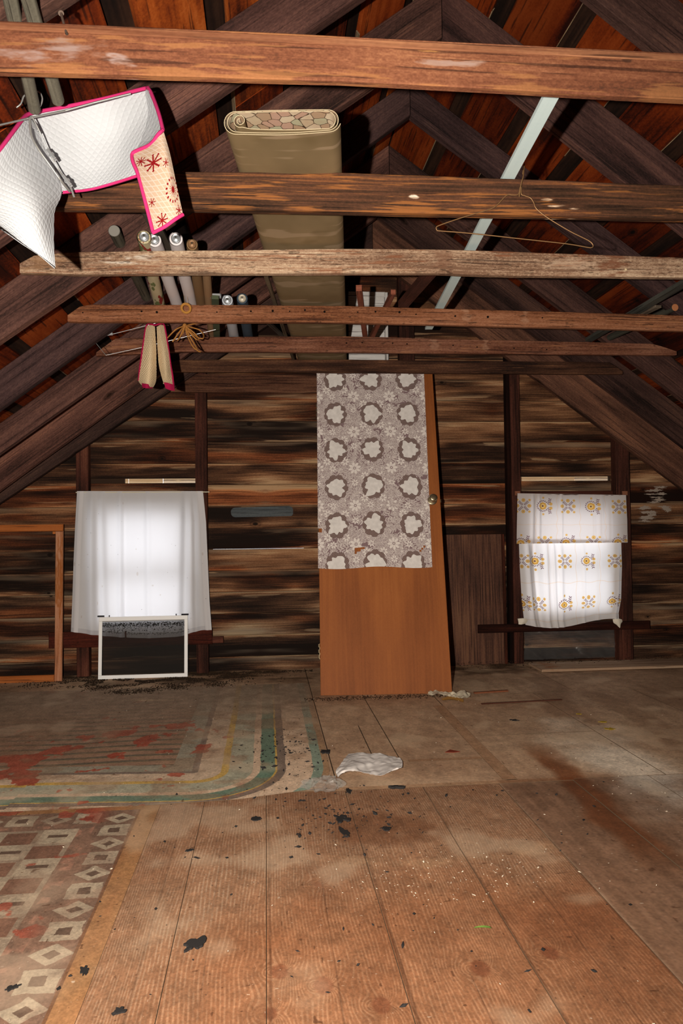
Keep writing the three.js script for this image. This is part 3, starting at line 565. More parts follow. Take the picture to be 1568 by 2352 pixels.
[[190, 718], [325, 715], [360, 717], [498, 717], [576, 715], [626, 714], [665, 715], [700, 712], [745, 716], [821, 717], [862, 716], [917, 717], [955, 722], [1045, 726], [1120, 728], [1245, 730]].forEach(([px, py], i) => nailHead(t4, at(px, py, -3.6295), 0.0032 + 0.0012 * (i % 3), nailHole));
const t5 = tie('collar_tie', 'brown tie, fifth from the front, its right end sawn off at a slant', nailed(29, [hex(0x4c2c22), hex(0x6a4230), hex(0x7e5442), hex(0x92664e)]), [[-0.93, 1.926, 2.0], [-0.9, 1.926, 2.026], [-0.452, 1.954, 2.035], [0.438, 1.952, 2.043], [2.263, 1.94, 2.007], [2.40, 1.942, 1.965]], -4.35, -4.236, 0.03);
[[795, 788], [831, 787], [901, 788], [934, 790], [1040, 793], [1095, 797], [1180, 800], [1255, 803]].forEach(([px, py], i) => nailHead(t5, at(px, py, -4.255 + 0.03), 0.0036, nailHole));
tie('collar_tie', 'blackened rearmost tie, just in front of the leaning door top', woodMap(2048, 128, 3.4, 0.1, 31, { ramp: [hex(0x1c1210), hex(0x382319), hex(0x553829), hex(0x7a563c)], kf: 0.5, km: 0.9, kb: 1.3, worn: { at: 0.68, c: hex(0x8c6040), k: 0.6 } }), [[-0.62, 1.932, 1.98], [-0.54, 1.932, 2.008], [0.485, 1.933, 2.016], [2.238, 1.932, 2.012], [2.32, 1.932, 1.955]], -4.79, -4.745, 0.025);

// ---------------------------------------------------------------- the leaning door and its lace
{
  const d = thing('door', V(0.677, 0, -4.318), 'flush orange-brown wooden door leaning against the gable wall, half draped in lace', 'door', null, 'thing');
  d.rotation.order = 'YXZ'; d.rotation.set(-0.285, -0.07, 0);
  const dm = woodMap(1024, 1024, 2.1, 0.8, 33, { ramp: [hex(0x7a4420), hex(0x8e5128), hex(0xa05e2e), hex(0xae6c38)], kf: 0.3, km: 0.7, kb: 0.6, fy: 120, my: 9, fx: 1.2, warp: 0.06, crack: 0, kg: 0.1 });
  part(d, 'door_slab', board(-0.377, 0.377, 0.0, 2.06, -0.035, 0, 0.002, 'y', 0, 0.4), mapped(dm, { bump: 0.0002, roughness: 0.6, spec: 0.35 }));
  const knob = new THREE.Group(); knob.name = 'door_knob'; knob.position.set(0.325, 1.165, 0); d.add(knob);
  const brass = std({ color: 0xb8a888, roughness: 0.3, metalness: 0.9 });
  part(knob, 'knob', (() => { const g = new THREE.LatheGeometry([[0, 0.062], [0.014, 0.062], [0.022, 0.058], [0.026, 0.05], [0.026, 0.044], [0.02, 0.036], [0.011, 0.03], [0.011, 0.008]].map(([a, b]) => new THREE.Vector2(a, b)).reverse(), 24); g.rotateX(Math.PI / 2); return g; })(), brass);
  part(knob, 'rosette', (() => { const g = new THREE.LatheGeometry([[0, 0], [0.031, 0], [0.031, 0.003], [0.026, 0.008], [0, 0.009]].map(([a, b]) => new THREE.Vector2(a, b)), 24); g.rotateX(Math.PI / 2); return g; })(), brass);
  part(d, 'latch', board(0.377, 0.384, 1.155, 1.175, -0.024, -0.012, 0.001, 'y'), brass);
  for (const y of [0.25, 1.78]) {
    const h = new THREE.Group(); h.name = 'hinge'; h.position.set(-0.379, y, -0.004); d.add(h);
    part(h, 'leaf', board(-0.001, 0.001, -0.045, 0.045, -0.028, 0.0, 0.0004, 'y'), brass);
    for (let k = 0; k < 3; k++) { const g = new THREE.CylinderGeometry(0.005, 0.005, 0.018, 12); g.translate(-0.004, -0.032 + k * 0.032, 0.004); part(h, 'knuckle', g, brass); }
  }
}
{ // lace panel: leaves, berries and net windows with a flower in each
  const W = 1100, H = 2048, CL = 1.325, CW = 0.70, S = W / CW;
  const cols = [0.118, 0.35, 0.585], rows = []; for (let k = 0; k < 7; k++) rows.push(CL - 0.068 - k * 0.2465);
  let inNet;
  const lace = canvasTex(W, H, (g) => {
    seedState = 777;
    g.fillStyle = 'rgba(138,114,117,0.96)'; g.fillRect(0, 0, W, H);
    const cream = ['#e0d6d0', '#d6cbc6', '#e8dfd9'];
    inNet = (x, y) => { let b = 9; cols.forEach((c, i) => rows.forEach((r) => { b = Math.min(b, Math.hypot((x - c) / 0.073, (y - r) / 0.083)); })); return b; };
    const leaf = (x, y, a, l, w) => { g.save(); g.translate(x, y); g.rotate(a); g.beginPath(); g.moveTo(0, 0); g.quadraticCurveTo(l * 0.4, -w, l, 0); g.quadraticCurveTo(l * 0.4, w, 0, 0); g.fill(); g.strokeStyle = 'rgba(128,104,108,0.95)'; g.lineWidth = 1.7; g.beginPath(); g.moveTo(0, 0); g.quadraticCurveTo(l * 0.4, -w, l, 0); g.quadraticCurveTo(l * 0.4, w, 0, 0); g.stroke(); g.lineWidth = 1.5; g.beginPath(); g.moveTo(l * 0.2, 0); g.lineTo(l * 0.75, 0); g.stroke(); g.restore(); };
    const spray = (x, y, a, n, len, bend) => { let px = x, py = y; for (let i = 0; i < n; i++) { const t = i / n, L = len * (0.55 + 0.45 * Math.sin(Math.PI * (t * 0.8 + 0.2))); g.fillStyle = cream[i % 3]; leaf(px, py, a - 0.75, L, L * 0.3); leaf(px, py, a + 0.75, L, L * 0.3); const nx = px + Math.cos(a) * len * 0.52, ny = py + Math.sin(a) * len * 0.52; g.strokeStyle = cream[0]; g.lineWidth = 3.5; g.beginPath(); g.moveTo(px, py); g.lineTo(nx, ny); g.stroke(); px = nx; py = ny; a += bend; } g.fillStyle = cream[2]; leaf(px, py, a, len, len * 0.25); };
    const flower = (x, y, r, n) => { for (let i = 0; i < n; i++) { const a = i / n * Math.PI * 2 + x; g.fillStyle = cream[2]; g.save(); g.translate(x, y); g.rotate(a); g.beginPath(); g.ellipse(r * 0.62, 0, r * 0.42, r * 0.24, 0, 0, 7); g.fill(); g.strokeStyle = 'rgba(128,104,108,0.95)'; g.lineWidth = 1.4; g.stroke(); g.restore(); } g.fillStyle = 'rgba(128,104,108,0.95)'; g.beginPath(); g.arc(x, y, r * 0.2, 0, 7); g.fill(); g.fillStyle = cream[0]; g.beginPath(); g.arc(x, y, r * 0.13, 0, 7); g.fill(); };
    for (let y = -20; y < H + 40; y += 46) for (let x = -20; x < W + 40; x += 46) { const a = noise(x / 240, y / 240) * 12; spray(x + rr(-18, 18), y + rr(-18, 18), a, 4, rr(42, 56), 0.3 * Math.sin(a)); }
    for (let r = -1; r < 8; r++) for (let c = -1; c < 5; c++) {
      const cx = (0.118 + (c - 0.5) * 0.2335) * S, cy = (0.068 + (r - 0.5) * 0.2465) * S * (H / (CL * S));
      const k = (c + r) & 1 ? 1 : -1;
      for (let i = 0; i < 6; i++) spray(cx + rr(-30, 30), cy + rr(-30, 30), i * 1.05 + k * 0.3 + rr(-0.2, 0.2), 5, rr(34, 46), 0.22 * k);
      for (let i = 0; i < 9; i++) { g.fillStyle = cream[i % 3]; g.beginPath(); g.arc(cx + rr(-150, 150), cy + rr(-150, 150), rr(7, 12), 0, 7); g.fill(); }
      flower(cx, cy, 62, 8); flower(cx + 95 * k, cy - 70, 42, 7); flower(cx - 100 * k, cy + 80, 42, 7); flower(cx, cy + 150, 36, 7); flower(cx + 150, cy, 36, 7);
      for (let i = 0; i < 4; i++) spray(cx + rr(-170, 170), cy + rr(-190, 190), rr(0, 6.28), 4, rr(30, 42), rr(-0.25, 0.25));
    }
  }, (px) => {
    for (let j = 0; j < H; j++) for (let i = 0; i < W; i++) {
      const x = i / W * CW, y = (1 - j / H) * CL, b = inNet(x, y), o = (j * W + i) * 4;
      if (b < 1.02) {
        const ci = cols.reduce((m, c, k) => Math.abs(x - c) < Math.abs(x - cols[m]) ? k : m, 0), ri = rows.reduce((m, r, k) => Math.abs(y - r) < Math.abs(y - rows[m]) ? k : m, 0);
        const dx = x - cols[ci], dy = y - rows[ri], a = Math.atan2(dy, dx) + ri * 0.4 + ci, rad = Math.hypot(dx, dy * 0.95), lim = 0.053 + 0.0045 * Math.cos(a * 9) + 0.006 * Math.cos(a * 3 + ri * 2) + 0.004 * Math.sin(a * 5 + ci) + 0.018 * (noise(Math.cos(a) * 3 + ci * 4 + 9, Math.sin(a) * 3 + (ri & 1) * 7 + 9) - 0.5);
        let edge = 1.0 - 0.08 * Math.cos(a * 9); 
        if (rad < lim) { const q = 224 + 30 * (fbm(x * 60, y * 60, 3) - 0.4); px[o] = q; px[o + 1] = q - 5; px[o + 2] = q - 9; px[o + 3] = 255; }
        else if (b < edge) {
          const s = 0.0092, hx = x / s, hy = y / (s * 0.866), row = Math.floor(hy), fx = ((hx + (row & 1) * 0.5) % 1 + 1) % 1 - 0.5, fy = hy - row - 0.5, m = Math.max(Math.abs(fx), Math.abs(fy) * 0.9);
          const thread = sst(0.3, 0.42, m); px[o] = 96 + 74 * thread; px[o + 1] = 72 + 84 * thread; px[o + 2] = 70 + 82 * thread; px[o + 3] = 150 + 90 * thread;
        }
      }
    }
  });
  lace.repeat.set(1 / CW, 1 / CL);
  const base = V(0.677, 0, -4.318), L = thing('lace_panel', base, 'torn cream floral lace panel hanging over the top of the leaning door', 'lace curtain');
  L.rotation.order = 'YXZ'; L.rotation.set(-0.285, -0.07, 0);
  // grid with the torn notches left out
  const X0 = -0.379, Y1 = 2.066, nu = 56, nv = 106, pos = [], uv = [], idx = [];
  const wOf = (v) => CW - 0.015 * v;
  for (let j = 0; j <= nv; j++) for (let i = 0; i <= nu; i++) {
    const u = i / nu, v = j / nv, x = X0 + u * wOf(v) - 0.004 * v, y = Y1 - v * CL - 0.006 * Math.sin(u * 9) * v;
    const rip = v > 0.62 ? (v - 0.62) * 0.02 * (fbm(u * 6, v * 9, 3)) : 0;
    pos.push(x, y, 0.004 + 0.002 * fbm(u * 5 + 1, v * 8, 2) + rip); uv.push(u * CW, (1 - v) * CL);
  }
  const torn = (u, v) => {
    const x = u * CW, y = v * CL, tri = (ax, ay, bx, by, cx, cy) => { const s = (px, py, qx, qy) => (x - qx) * (py - qy) - (px - qx) * (y - qy); const d1 = s(ax, ay, bx, by), d2 = s(bx, by, cx, cy), d3 = s(cx, cy, ax, ay); return !((d1 < 0 || d2 < 0 || d3 < 0) && (d1 > 0 || d2 > 0 || d3 > 0)); };
    return tri(0.225, 1.235, 0.29, 1.235 - 0.03, 0.232, 1.195) || (x < 0.02 && y > 1.07 && y < 1.098) || tri(0.62, 1.22, 0.66, 1.19, 0.625, 1.235);
  };
  for (let j = 0; j < nv; j++) for (let i = 0; i < nu; i++) { if (torn((i + 0.5) / nu, (j + 0.5) / nv)) continue; const a = j * (nu + 1) + i, c = a + nu + 1; idx.push(a, c, a + 1, a + 1, c, c + 1); }
  const g = new THREE.BufferGeometry(); g.setAttribute('position', new THREE.Float32BufferAttribute(pos, 3)); g.setAttribute('uv', new THREE.Float32BufferAttribute(uv, 2)); g.setIndex(idx); g.computeVertexNormals();
  const lm = new THREE.MeshStandardMaterial({ map: lace, transparent: true, roughness: 0.9, side: THREE.DoubleSide, bumpMap: lace, bumpScale: 0.0005 });
  part(L, 'front_drop', g, lm);
  const over = new THREE.BufferGeometry(), op = [], ou = [], oi = []; const prof = [[Y1, 0.004], [Y1 + 0.003, -0.004], [Y1 + 0.003, -0.032], [Y1 - 0.002, -0.039], [Y1 - 0.16, -0.042]];
  prof.forEach(([y, z], j) => { for (const u of [0, 1]) { op.push(X0 + u * CW, y, z); ou.push(u * CW, CL + 0.03 * j); } if (j) oi.push(2 * j - 2, 2 * j - 1, 2 * j, 2 * j - 1, 2 * j + 1, 2 * j); });
  over.setAttribute('position', new THREE.Float32BufferAttribute(op, 3)); over.setAttribute('uv', new THREE.Float32BufferAttribute(ou, 2)); over.setIndex(oi); over.computeVertexNormals(); part(L, 'back_drop', over, lm);
}

// ---------------------------------------------------------------- curtains
function curtain(rowsPx, z, folds, opt) {                            // rows of [leftX, rightX, y] pixels, top to bottom
  const nu = 110, nv = 60, pos = [], uv = [], idx = [];
  for (let j = 0; j <= nv; j++) {
    const f = j / nv * (rowsPx.length - 1), i0 = Math.min(rowsPx.length - 2, Math.floor(f)), t = f - i0, a = rowsPx[i0], b = rowsPx[i0 + 1];
    const l = at(a[0] + (b[0] - a[0]) * t, a[2] + (b[2] - a[2]) * t, z), r = at(a[1] + (b[1] - a[1]) * t, (a[3] ?? a[2]) + ((b[3] ?? b[2]) - (a[3] ?? a[2])) * t, z);
    for (let i = 0; i <= nu; i++) {
      const u = i / nu, v = j / nv; let x = l.x + (r.x - l.x) * u, y = l.y + (r.y - l.y) * u - (opt.sag ? opt.sag(u) * v * v : 0), dz = 0;
      for (const [c, wd, amp, drift, v0] of folds) { const q = (u - c - drift * v) / wd; dz += 1.5 * amp * Math.exp(-q * q) * clamp((v - (v0 ?? 0)) * 4 + 0.25); }
      dz += 0.004 * (fbm(u * 12 + z, v * 3, 3) - 0.5) + (opt.curl ? opt.curl(u, v) : 0);
      pos.push(x, y, z + dz); uv.push(u, 1 - v);
    }
  }
  for (let j = 0; j < nv; j++) for (let i = 0; i < nu; i++) { const a = j * (nu + 1) + i, c = a + nu + 1; idx.push(a, c, a + 1, a + 1, c, c + 1); }
  const g = new THREE.BufferGeometry(); g.setAttribute('position', new THREE.Float32BufferAttribute(pos, 3)); g.setAttribute('uv', new THREE.Float32BufferAttribute(uv, 2)); g.setIndex(idx); g.computeVertexNormals();
  return g;
}
const cloth = (map) => new THREE.MeshPhysicalMaterial({ map, color: 0xffffff, roughness: 1, transmission: 0.3, thickness: 0, side: THREE.DoubleSide });
{
  const c = thing('white_curtain', V(-0.82, 1.21, -5.098), 'plain white sheer curtain glowing over the left window', 'curtain');
  const map = canvasTex(512, 512, (g, w, h) => {
    g.fillStyle = '#dfdee1'; g.fillRect(0, 0, w, h);
    g.fillStyle = 'rgba(205,203,207,1)'; g.fillRect(0, h * 0.965, w, h * 0.035); g.fillStyle = 'rgba(236,234,237,1)'; g.fillRect(w * 0.955, 0, w * 0.045, h); g.fillRect(w * 0.02, 0, w * 0.03, h);
    seedState = 91; for (let i = 0; i < 40; i++) { g.fillStyle = `rgba(60,50,45,${rr(0.4, 0.9)})`; g.beginPath(); g.arc(rr(0, w), rr(0, h), rr(0.4, 1.1), 0, 7); g.fill(); }
    for (let i = 0; i < 12; i++) { g.fillStyle = `rgba(170,150,135,0.25)`; g.beginPath(); g.ellipse(rr(0, w), rr(0, h), rr(1, 4), rr(2, 7), 0, 0, 7); g.fill(); }
    for (let i = 0; i < 260; i++) { g.fillStyle = 'rgba(50,42,36,0.6)'; g.beginPath(); g.arc(w * rr(0.22, 0.84), h * (0.962 + 0.02 * rnd() * rnd()), rr(0.5, 1.6), 0, 7); g.fill(); }
  });
  const g = curtain([[177, 466, 1128], [173, 473, 1200], [169, 477, 1290], [166, 481, 1380], [163, 486, 1449, 1447]], -5.098,
    [[0.03, 0.02, 0.008, 0], [0.12, 0.03, 0.016, 0.03], [0.19, 0.025, 0.012, 0.05], [0.34, 0.02, 0.01, 0.01], [0.36, 0.012, -0.006, 0.02], [0.55, 0.02, 0.008, 0], [0.86, 0.03, 0.018, -0.06], [0.92, 0.02, 0.014, -0.03], [0.97, 0.012, 0.008, 0]],
    { sag: (u) => u < 0.72 ? 0.05 * Math.sin(u / 0.72 * Math.PI * 0.62 + 0.1) : 0.05 * Math.sin(0.62 * Math.PI + 0.1) * sst(0.95, 0.72, u) });
  g.translate(0.82, -1.21, 5.098); part(c, 'fabric', g, cloth(map));
  const a = at(174, 1131, -5.10), b = at(481, 1130, -5.10); part(c, 'curtain_rod', new THREE.TubeGeometry(new THREE.LineCurve3(rel(c.position, a), rel(c.position, b)), 1, 0.0035, 8), std({ color: 0xd8d0b8 }));
}
function medallions(g, w, h, cols, rowsY, k) {
  const yel = '#dba64c', yel2 = '#ecc87c', br = '#6b4850', W = '#e8e2e0';
  const leafy = (x, y, a, n, s) => { g.strokeStyle = br; g.fillStyle = br; for (let i = 1; i <= n; i++) { const px = x + Math.cos(a) * s * i, py = y + Math.sin(a) * s * i; for (const d of [-1, 1]) { g.save(); g.translate(px, py); g.rotate(a + d * 0.9); g.beginPath(); g.ellipse(s * 0.55, 0, s * 0.6, s * 0.22, 0, 0, 7); g.fill(); g.restore(); } } };
  const bloom = (x, y, r, ring) => { g.fillStyle = yel; for (let i = 0; i < 8; i++) { const a = i * Math.PI / 4; g.beginPath(); g.arc(x + Math.cos(a) * r * 0.6, y + Math.sin(a) * r * 0.6, r * 0.42, 0, 7); g.fill(); } g.fillStyle = yel2; g.beginPath(); g.arc(x, y, r * 0.55, 0, 7); g.fill(); g.fillStyle = br; g.beginPath(); g.arc(x, y, r * 0.24, 0, 7); g.fill(); };
  rowsY.forEach((y0, r) => cols.forEach((x0, c) => {
    const x = x0 * w, y = y0 * h, s = k * w, kind = (c + (r & 1) * 0 + r) % 2;
    if (!kind) { for (let i = 0; i < 4; i++) leafy(x, y, Math.PI / 4 + i * Math.PI / 2, 4, s * 0.13); for (let i = 0; i < 4; i++) { const a = i * Math.PI / 2; bloom(x + Math.cos(a) * s * 0.55, y + Math.sin(a) * s * 0.55, s * 0.17); const b = a + Math.PI / 4; bloom(x + Math.cos(b) * s * 0.8, y + Math.sin(b) * s * 0.8, s * 0.11); } }
    else { bloom(x - s * 0.2, y, s * 0.36); for (let i = 0; i < 14; i++) { const a = 0.8 + i * 0.36; g.fillStyle = br; g.save(); g.translate(x - s * 0.2 + Math.cos(a) * s * 0.5, y + Math.sin(a) * s * 0.5); g.rotate(a + 0.8); g.beginPath(); g.ellipse(0, 0, s * 0.09, s * 0.035, 0, 0, 7); g.fill(); g.restore(); } leafy(x + s * 0.32, y, -1.35, 4, s * 0.16); leafy(x + s * 0.32, y, 1.35, 4, s * 0.16); bloom(x + s * 0.55, y - s * 0.2, s * 0.15); bloom(x + s * 0.55, y + s * 0.2, s * 0.15); bloom(x - s * 0.15, y - s * 0.8, s * 0.1); bloom(x - s * 0.15, y + s * 0.8, s * 0.1); }
  }));
  g.strokeStyle = 'rgba(226,176,120,0.35)'; g.lineWidth = w * 0.004;
  for (let i = 0; i < cols.length; i++) { const x = (cols[i] + 0.11) * w; g.beginPath(); for (let y = 0; y <= h; y += 6) g.lineTo(x + Math.sin(y / h * 26 + i) * w * 0.006, y); g.stroke(); }
  for (let r = 0; r < rowsY.length; r++) { const y = (rowsY[r] + (rowsY[1] - rowsY[0]) / 2) * h; g.beginPath(); for (let x = 0; x <= w; x += 6) g.lineTo(x, y + Math.sin(x / w * 30 + r) * h * 0.008); g.stroke(); }
}
{
  const z = -5.088, c = thing('flowered_curtain', at(1312, 1135, z), 'two-layer white curtain printed with yellow and brown flowers over the right window', 'curtain'), o = c.position;
  const up = canvasTex(768, 360, (g, w, h) => { g.fillStyle = '#dcd4d2'; g.fillRect(0, 0, w, h); medallions(g, w, h, [0.055, 0.25, 0.46, 0.69, 0.93], [0.25, 1.0], 0.098); });
  const lo = canvasTex(768, 640, (g, w, h) => { g.fillStyle = '#ece8e8'; g.fillRect(0, 0, w, h); medallions(g, w, h, [0.02, 0.17, 0.44, 0.67, 0.93], [0.27, 0.70, 1.13], 0.098); });
  const g2 = curtain([[1191, 1426, 1238, 1240], [1193, 1428, 1300], [1198, 1426, 1380], [1204, 1418, 1432, 1428]], z - 0.008,
    [[0.08, 0.02, 0.014, 0.02], [0.13, 0.015, -0.008, 0.04], [0.26, 0.02, 0.01, 0], [0.33, 0.012, 0.012, 0.01], [0.40, 0.02, 0.01, 0], [0.62, 0.015, 0.006, 0.01], [0.78, 0.02, 0.006, 0], [0.96, 0.02, 0.012, 0]],
    { sag: (u) => 0.028 * Math.sin(u * Math.PI * 1.6 + 0.1) + 0.004, curl: (u, v) => v > 0.9 ? (v - 0.9) * 0.2 : 0 });
  g2.translate(-o.x, -o.y, -o.z); part(c, 'lower_panel', g2, cloth(lo));
  const g1 = curtain([[1188, 1437, 1133, 1137], [1187, 1440, 1190, 1192], [1186, 1441, 1249, 1246]], z,
    [[0.14, 0.012, 0.008, 0], [0.2, 0.01, 0.006, 0], [0.40, 0.01, 0.007, 0], [0.7, 0.01, 0.006, 0], [0.77, 0.012, 0.008, 0], [0.85, 0.01, 0.005, 0]], {});
  g1.translate(-o.x, -o.y, -o.z); part(c, 'valance', g1, cloth(up));
  for (const px of [1189, 1436]) { const p = at(px, 1133, z - 0.01); part(c, 'rod_bracket', board(p.x - o.x - 0.018, p.x - o.x + 0.018, p.y - o.y - 0.014, p.y - o.y + 0.016, -0.028, -0.012, 0.002, 'x'), std({ color: 0x8a5a44 })); }
  part(c, 'curtain_rod', polywire([rel(o, at(1186, 1135, z - 0.004)), rel(o, at(1440, 1138, z - 0.004))], 0.004), std({ color: 0x4a3028 }));
  // knotted tails where the lower hem is gathered
  for (const [px, py, s] of [[1200, 1427, -1], [1418, 1428, 1]]) {
    const p = rel(o, at(px, py, z + 0.012));
    const g = sheet([[V(p.x - 0.035, p.y + 0.018, p.z), V(p.x, p.y + 0.022, p.z + 0.01), V(p.x + 0.03, p.y + 0.016, p.z)], [V(p.x - 0.03, p.y - 0.006, p.z), V(p.x, p.y, p.z + 0.016), V(p.x + 0.034, p.y, p.z)], [V(p.x - 0.02 + s * 0.01, p.y - 0.02, p.z), V(p.x + s * 0.012, p.y - 0.03 * (s > 0 ? 1.4 : 0.7), p.z + 0.008), V(p.x + 0.02, p.y - 0.016, p.z)]], { nu: 10, nv: 8, thick: 0.002 });
    part(c, 'knotted_tail', g, std({ color: 0xe4dccb }));
  }
}

// ---------------------------------------------------------------- things along the gable wall
{ // empty wooden frame at the left
  const o = onY(-60, 1563, 0); o.z = -5.03; const f = thing('frame', V(-1.62, 0, -5.012), 'empty orange-brown wooden frame leaning on the planks beside the white curtain', 'frame');
  f.rotation.x = -0.045;
  const om = woodMap(512, 64, 1, 0.1, 41, { ramp: [hex(0x8c4c22), hex(0xa85e2c), hex(0xb86e38)], km: 0.7 }), m = mapped(om, { bump: 0.0006, roughness: 0.6 });
  const worn = mapped(woodMap(512, 64, 1.0, 0.1, 43, { ramp: [hex(0xa06442), hex(0xbc8464), hex(0xc89878)], marks: [[0.65, 0.05, 0.25, 0.2, hex(0x9c5a2c), 0.8]] }), { bump: 0.0006 });
  const w = 0.32, h = 1.0, t = 0.044;
  part(f, 'bottom_rail', board(-w, w - 0.046, 0, 0.042, -0.014, 0.012, 0.003, 'x'), m); part(f, 'top_rail', board(-w, w, h - 0.044, h, -0.012, 0.008, 0.003, 'x', 0.3), m);
  part(f, 'right_stile', board(w - 0.046, w, 0.0, h - 0.046, -0.016, 0.010, 0.004, 'y', 0, 0.02), worn); part(f, 'left_stile', board(-w - 0.046, -w, 0.0, h, -0.016, 0.010, 0.004, 'y', 0.2), m);
  part(f, 'corner_block', board(w - 0.066, w - 0.047, h - 0.063, h - 0.046, -0.012, 0.004, 0.002, 'x'), m);
}
{ // white aluminium window screen
  const l = onY(229, 1558, 0.0), r = onY(431, 1555, 0.0), s = thing('window_screen', V((l.x + r.x) / 2, 0.002, -5.02), 'white metal insect screen with dark mesh leaning below the white curtain', 'window screen', null, 'thing');
  s.rotation.x = -0.09;
  const W = (r.x - l.x) / 2, H = 0.395, m = std({ color: 0xffffff, roughness: 0.5 });
  for (const [a, b, c, d, n] of [[-W, W, 0, 0.024, 'bottom_rail'], [-W, W, H - 0.026, H, 'top_rail'], [-W, -W + 0.022, 0.0245, H - 0.0265, 'left_stile'], [W - 0.022, W, 0.0245, H - 0.0265, 'right_stile']]) { part(s, n, board(a, b, c, d, -0.006, 0.006, 0.002, 'x'), m); }
  part(s, 'spline', board(-W + 0.022, W - 0.022, H - 0.031, H - 0.027, -0.004, 0.0045, 0.0008, 'x'), std({ color: 0x9a968c }));
  const mesh = canvasTex(640, 400, (g, w, h) => {
    g.fillStyle = 'rgba(46,42,40,0.36)'; g.fillRect(0, 0, w, h); g.fillStyle = 'rgba(46,42,40,0.62)'; for (let i = 0; i < w; i += 4) g.fillRect(i, 0, 1, h); for (let j = 0; j < h; j += 4) g.fillRect(0, j, w, 1);
    seedState = 55; for (let i = 0; i < 900; i++) { g.fillStyle = 'rgba(22,18,15,0.95)'; const y = h * (0.075 + 0.05 * (rnd() + rnd() - 1) + (rnd() < 0.25 ? rnd() * 0.12 : 0)); g.beginPath(); g.ellipse(rr(0, w), y, rr(1, 5), rr(1, 3.5), rr(0, 3), 0, 7); g.fill(); }
  });
  const pg = new THREE.PlaneGeometry(2 * W - 0.044, H - 0.053); pg.translate(0, H / 2, 0);
  part(s, 'mesh', pg, new THREE.MeshStandardMaterial({ map: mesh, transparent: true, roughness: 1, side: THREE.DoubleSide }));
  for (const [x, wd] of [[-W + 0.012, 0.042], [W - 0.018, 0.046]]) part(s, 'clip', board(x - wd / 2, x + wd / 2, H + 0.0005, H + 0.011, -0.004, 0.007, 0.001, 'x'), std({ color: 0x3c3a40, metalness: 0.4 }));
  for (const x of [-W + 0.065, W - 0.075]) part(s, 'pin', board(x - 0.003, x + 0.003, H, H + 0.012, -0.003, 0.005, 0.001, 'x'), std({ color: 0x4a484c, metalness: 0.4 }));
}
{ // dark wood-grain panel between door and stud
  const p = thing('wood_board', V(1.447, 0, -5.14), 'dark brown wood-grain panel standing against the wall right of the door', 'panel'); p.rotation.x = -0.05;
  const m = mapped(woodMap(512, 256, 0.95, 0.5, 45, { ramp: [hex(0x30201a), hex(0x4c3228), hex(0x684636), hex(0x7a563f)], kf: 0.9, km: 0.6, fy: 180 }), { bump: 0.0006, roughness: 0.6 });
  part(p, 'face', board(-0.218, 0.19, 0.0, 0.9, -0.018, 0, 0.002, 'y', 0, 0.2), m); part(p, 'edge_strip', board(0.1905, 0.212, 0.0, 0.9, -0.018, 0.002, 0.002, 'y', 0.3), mapped(studMap, { color: 0xffe4d0 }));
}
{ // loose board on the floor, right
  const g = board(1.77, 2.95, 0.003, 0.022, -5.045, -4.79, 0.003, 'x'); const b = solo('loose_board', g, mapped(woodMap(1024, 128, 1.3, 0.3, 47, { ramp: [hex(0x8a6a54), hex(0xa88a70), hex(0xbca48c)], km: 0.9, marks: [[0.1, 0.06, 0.06, 0.05, hex(0xa0603c), 0.7]] })), 'flat brown board lying on the floor along the wall under the flowered curtain', 'board');
  b.rotation.y = 0;
}
{ // crumpled clear plastic below the right window
  const g = new THREE.PlaneGeometry(0.66, 0.2, 60, 24), p = g.attributes.position;
  for (let i = 0; i < p.count; i++) { const x = p.getX(i), y = p.getY(i); p.setZ(i, 0.05 * (fbm(x * 9 + y * 14, y * 6 - x * 5, 4) - 0.5) + 0.008 * Math.abs(Math.sin(x * 14 + y * 30 + 4 * fbm(x * 6, y * 6, 2)))); }
  g.computeVertexNormals();
  const s = thing('plastic_sheet', V(2.11, 0.12, WZ + 0.045), 'crinkled clear plastic stapled over the planks below the flowered curtain', 'plastic sheet');
  part(s, 'film', g, new THREE.MeshPhysicalMaterial({ color: 0xf4f4f4, transmission: 0.95, thickness: 0, roughness: 0.24, ior: 1.5, side: THREE.DoubleSide }));
}
// ---------------------------------------------------------------- things lying on the ties
const LIE = 2.05;
function lath(name, label, category, a, b, w, h, mat, extra) {
  const len = a.distanceTo(b), o = a.clone(), d = rel(a, b), g = cbox(w, h, len, 0.0015, 'z', extra ?? 0); g.translate(0, h / 2, len / 2);
  return solo(name, between(g, a, b), mat, label, category);
}
const greyWood = woodMap(512, 64, 1, 0.1, 51, { ramp: [hex(0x5c5850), hex(0x78746a), hex(0x938e82)], km: 0.8 }), redWood = woodMap(512, 64, 1, 0.1, 53, { ramp: [hex(0x6a3a2a), hex(0x8a5240), hex(0xa06a54)], km: 0.8 });
lath('painted_lath', 'long pale blue painted lath lying on the ties, right of the linoleum roll', 'lath', onY(1305, 150, LIE), onY(984, 757, LIE), 0.04, 0.012, mapped(woodMap(512, 64, 1, 0.1, 55, { ramp: [hex(0xbcd2d6), hex(0xcadee0), hex(0xd4e6e6)], kf: 0.3, km: 0.3, kb: 0.5, kg: 0.1, crack: 0 }), { bump: 0.0005 }));
lath('stake', 'reddish wooden stake with a pointed end lying on the ties beside the linoleum roll', 'stake', onY(824, 668, LIE), onY(840, 790, LIE), 0.028, 0.028, mapped(redWood));
{ const a = onY(822, 660, LIE + 0.014), tip = onY(824, 668, LIE + 0.014); const g = new THREE.ConeGeometry(0.0195, 0.05, 4); g.rotateY(Math.PI / 4); g.rotateX(Math.PI / 2); }
